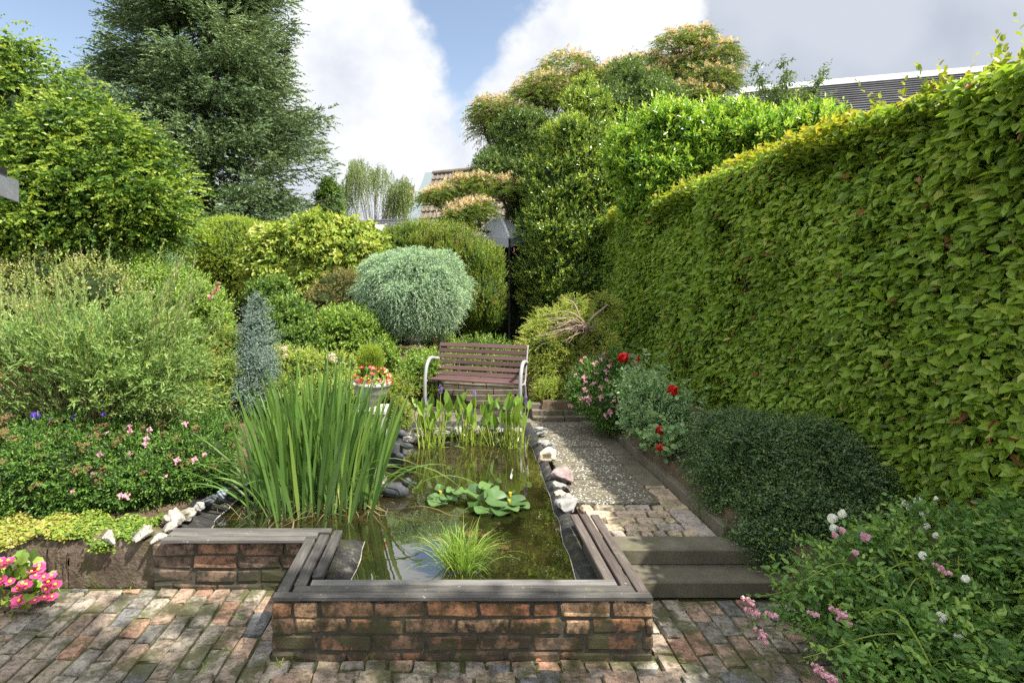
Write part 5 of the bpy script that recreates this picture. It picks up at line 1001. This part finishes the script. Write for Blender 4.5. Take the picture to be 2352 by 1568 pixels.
n = 14; P = b+np.column_stack((np.full(n, -.42), rng.normal(size=n)*.1, np.zeros(n))); D = nrm(np.column_stack((-rng.uniform(.5, 1.0, n), rng.normal(size=n)*.25-.1, np.ones(n)))); strips(g, P, D, nrm(D*[1, 1, 0]), rng.uniform(.65, 1.0, n), .020, 10, rng.uniform(.1, .35, n), a=rng.uniform(.2, .6, n), tipw=.02)
g.part('leaves', LM['iris'], t)
g = MB(); n = 105; P = b+rng.normal(size=(n, 3))*[.30, .12, 0]+[0, -.1, .02]; D = nrm(rng.normal(size=(n, 3))*[1, .8, 0]+[0, -.35, .55]); strips(g, P, D, nrm(rng.normal(size=(n, 3))*[1, .8, 0]+[0, -.3, 0]), rng.uniform(.14, .5, n), rng.uniform(.004, .012, n), 10, rng.uniform(.3, .75, n)); 
V, F, A = g.get(); V[:, 2] = np.maximum(V[:, 2], WZ+.003); part('dead_leaves', V, F, LM['straw'], t, A)
# pickerel weed
def pickerel(label, x0, x1, Y, n, flowers):
    c = np.array([((x0+x1)/2-HX)*Y/FX, Y, WZ-.02]); w = (x1-x0)*Y/FX/2; t = thing('pickerel_weed', label, 'water plant', c, group='pickerel weeds at the far end of the pond'); gl = MB(); gs = MB()
    base = c+rng.normal(size=(n, 3))*[w*.38, .08, 0]; d = np.column_stack(((base[:, 0]-c[0])*1.2+rng.normal(size=n)*.10, rng.normal(size=n)*.13, np.ones(n))); d = nrm(d); L = rng.uniform(.18, .46, n); tip = base+d*L[:, None]
    tubes(gs, np.stack((base, base+d*L[:, None]*.5+rng.normal(size=d.shape)*.006, tip), 1), np.array([.0075, .006, .004])[None], 5, a=rng.uniform(0, 1, n), cap=False)
    dl = nrm(d+rng.normal(size=d.shape)*[.35, .3, .1]); lw = rng.uniform(.12, .19, n); nn = nrm(np.column_stack((rng.normal(size=n)*.45, -np.ones(n)*1.1, rng.normal(size=n)*.3+.2)))
    leaves(gl, tip, dl, nn, lw, lw*.46, np.clip(rng.normal(size=n)*.22+.4, 0, 1), 'hex', 0, .25, .08)
    m_ = n*2; P = c+rng.normal(size=(m_, 3))*[w*.45, .10, 0]; D = nrm(rng.normal(size=(m_, 3))*.35+UP); strips(gl, P, D, nrm(D*[1, 1, 0]), rng.uniform(.1, .38, m_), .010, 5, .15, a=rng.uniform(.2, 1, m_))
    gl.part('leaves', LM['pick'], t)
    for (fx, fy) in flowers:
        p = at(fx, fy, Y); k = MB(); m2 = 60; zz = rng.uniform(-.05, .05, m2); th = rng.uniform(0, 2*PI, m2); r = .013*(1-((zz+.01)/.065)**2)
        leaves(k, p+np.column_stack((np.cos(th)*r, np.sin(th)*r, zz)), np.column_stack((np.cos(th), np.sin(th), np.full(m2, .5))), rdir(m2), .014, .011, rng.uniform(0, 1, m2), 'kite'); k.part('flower_spike', LM['purple'], t)
        q = p-[0, 0, .04]; bb = c+[(q[0]-c[0])*.8, 0, 0]; tubes(gs, bez([bb, bb*.5+q*.5, q], 4), np.linspace(.006, .004, 9), 5, a=.6)
    gs.part('stems', LM['stemg'], t)
pickerel('left clump of arrow leaved pickerel weed at the back of the pond', 945, 1035, 6.25, 24, [(1012, 893), (978, 922)])
pickerel('middle clump of pickerel weed in front of the bench', 1040, 1130, 6.35, 30, [(1090, 908), (1106, 972)])
pickerel('right clump of pickerel weed beside the path rocks', 1130, 1215, 6.25, 30, [(1208, 920)])
for x, y, s, lab in ((942, 945, 1, ''),): pass
# sedge in a basket
b = gr(1062, 1306, WZ)+[0, 0, -.01]; t = thing('water_sedge', 'bright green tuft of fine sedge growing from a basket in the pond', 'water plant', b); g = MB(); n = 420; off = rng.normal(size=(n, 3))*[.055, .045, 0]; P = b+off
D = nrm(np.column_stack((off[:, 0]*5+rng.normal(size=n)*.22, off[:, 1]*4+rng.normal(size=n)*.2, np.ones(n)))); strips(g, P, D, nrm(D*[1, 1, 0]), rng.uniform(.12, .37, n), rng.uniform(.0035, .006, n), 7, rng.uniform(.05, .5, n), tipw=.05); g.part('blades', LM['sedge'], t)
g = MB(); 
for s in (-1, 1): box(g, b+[s*.10, .03, .012], (.006, .08, .018)); box(g, b+[0, .03+s*.08, .006], (.10, .006, .012))
g.part('basket_rim', M['dark_metal'], t)
# lilies
def lily(label, pads, buds):
    c = gr(pads[0][0], pads[0][1], WZ); t = thing('water_lily', label, 'water lily', c, group='water lilies')
    for (x, y, r, tilt, az) in pads:
        p = gr(x, y, WZ)+[0, 0, .012+abs(tilt)*r*.8]; k = MB(); th = np.linspace(.2, 2*PI-.2, 22); rr = np.array([.0, .5, 1.0])
        V = np.array([[math.cos(a)*r*q*1.05, math.sin(a)*r*q, .012*math.sin(a*3+x)*q*q+r*.18*q**3] for q in rr for a in th]); i = np.arange(len(V)).reshape(3, 22)
        F = np.stack((i[:-1, :-1], i[:-1, 1:], i[1:, 1:], i[1:, :-1]), -1).reshape(-1, 4)
        k.add(V, F, 0, np.repeat(rng.uniform(.1, .7), len(V))); me = k.me('pad', LM['lily'], True); o = obj('pad', me, t, p-loc0(t)); o.rotation_euler = (tilt*.62, tilt*.3*math.cos(az), az)
    for (x, y, h) in buds:
        p = gr(x, y, WZ)+[0, 0, h]; k = MB(); th = np.arange(8)*PI/4; leaves(k, np.repeat(p[None], 8, 0), np.column_stack((np.cos(th)*.3, np.sin(th)*.3, np.ones(8))), np.column_stack((-np.cos(th), -np.sin(th), np.zeros(8))), .05, .022, rng.uniform(0, 1, 8), 'hex', 0, .3)
        tubes(k, [[p-[0, 0, h+.02], p]], .004, 5); k.part('bud', LM['yellow'], t)
lily('large water lily cluster with overlapping round pads and a yellow bud', [(1165, 1165, .10, .75, .3), (1110, 1155, .11, .6, 2.2), (1150, 1130, .09, .35, 1.0), (1190, 1145, .08, .5, 3.9), (1120, 1130, .075, .3, 5), (1215, 1160, .08, .4, .2), (1180, 1178, .09, .08, 1.4), (1085, 1140, .08, .3, 3.1), (1140, 1178, .08, .25, .2), (1200, 1172, .07, .12, 2.9), (1235, 1166, .07, .1, 5.2), (1165, 1118, .06, .5, 4.2), (1128, 1168, .09, .8, 4.6)][:13] and [(x-28, y+2, r, a, z) for x, y, r, a, z in [(1165, 1165, .10, .75, .3), (1110, 1155, .11, .6, 2.2), (1150, 1130, .09, .35, 1.0), (1190, 1145, .08, .5, 3.9), (1120, 1130, .075, .3, 5), (1215, 1160, .08, .4, .2), (1180, 1178, .09, .08, 1.4), (1085, 1140, .08, .3, 3.1), (1140, 1178, .08, .25, .2), (1200, 1172, .07, .12, 2.9), (1225, 1166, .07, .1, 5.2), (1165, 1118, .06, .5, 4.2), (1128, 1168, .09, .8, 4.6)]], [(1172, 1160, .06), (1170, 1166, .02)])
lily('small water lily cluster of flat pads left of the large one', [(1005, 1160, .08, .06, .4), (1030, 1152, .075, .2, 2), (1000, 1146, .055, .1, 3.6), (1040, 1138, .06, .4, 1), (1010, 1130, .05, .5, 5), (1025, 1128, .045, .4, 2.6), (992, 1150, .05, .1, 1)], [(1012, 1148, .03)])
# weeds and grass tufts
for k, (x, y, z, lab) in enumerate(((520, 1492, 0, 'small weed between the patio bricks at left'), (305, 1337, 0, 'spreading grass weed at the foot of the retaining wall'), (422, 1340, 0, 'small weed at the foot of the dark brick wall'), (548, 1425, 0, 'tiny weed in the patio joints below the corner of the wall'), (850, 1512, 0, 'grass tuft at the foot of the front wall left of middle'), (1052, 1512, 0, 'grass tuft at the foot of the front wall right of middle'), (975, 1490, .03, 'tiny weed rooted in the front wall'), (470, 1540, 0, 'low weed between bricks near the bottom left'), (640, 1530, 0, 'moss tuft beside the wall corner'))):
    p = gr(x, y, z); n = 16 if k == 1 else 9; t = thing('weed', lab, 'weed', p); P = p+rng.normal(size=(n, 3))*[.012, .008, 0]; D = nrm(rng.normal(size=P.shape)*.6+UP); g = MB(); strips(g, P, D, nrm(D*[1, 1, 0]), rng.uniform(.03, .08, n)*(1.8 if k == 1 else 1), .005, 5, .3); g.part('blades', LM['sedge'], t)
# fallen leaves
for k, (x, y, z, lab) in enumerate(((1230, 1520, .01, 'small reddish fallen leaf on the patio in front of the wall'), (1182, 1528, .01, 'brown fallen leaf on the patio bricks'), (1795, 1233, .215, 'curled brown leaf on the right end of the upper step'))):
    g = MB(); p = gr(x, y, z); leaves(g, p[None]+[[0, 0, .004]], np.array([[1, .4, .1]]), UP[None], .04, .022, np.array([.5]), 'hex', 0, .3, .2); V, F, A = g.get(); o = obj('fallen_leaf', mesh('fallen_leaf', V-p, F, LM['dead'], A), None, p); tag(o, lab, 'leaf')
# unseen tree added outside the frame to shade the patio
c = np.array([-.9, 1.5, 0])+np.array(SUNV)*9.5; 
plant('added_shade_tree', 'unseen leafy tree added outside the picture to shade the patio', 'tree', [[c[0], c[1], c[2], 2.6, 1.9, 1.3], [c[0]-2.3, c[1]+.6, c[2], 2.1, 1.5, 1.0], [c[0]+2.3, c[1]-.1, c[2], 1.6, 1.3, 1.0]], 'mid', 5400, .5, 9, .16, .11, base=(c[0]+1, c[1]-1.5, 0), sub=(8, .3), tree=True, cores=0, stems=9, branch=.12, lo=.2, back=1.0)
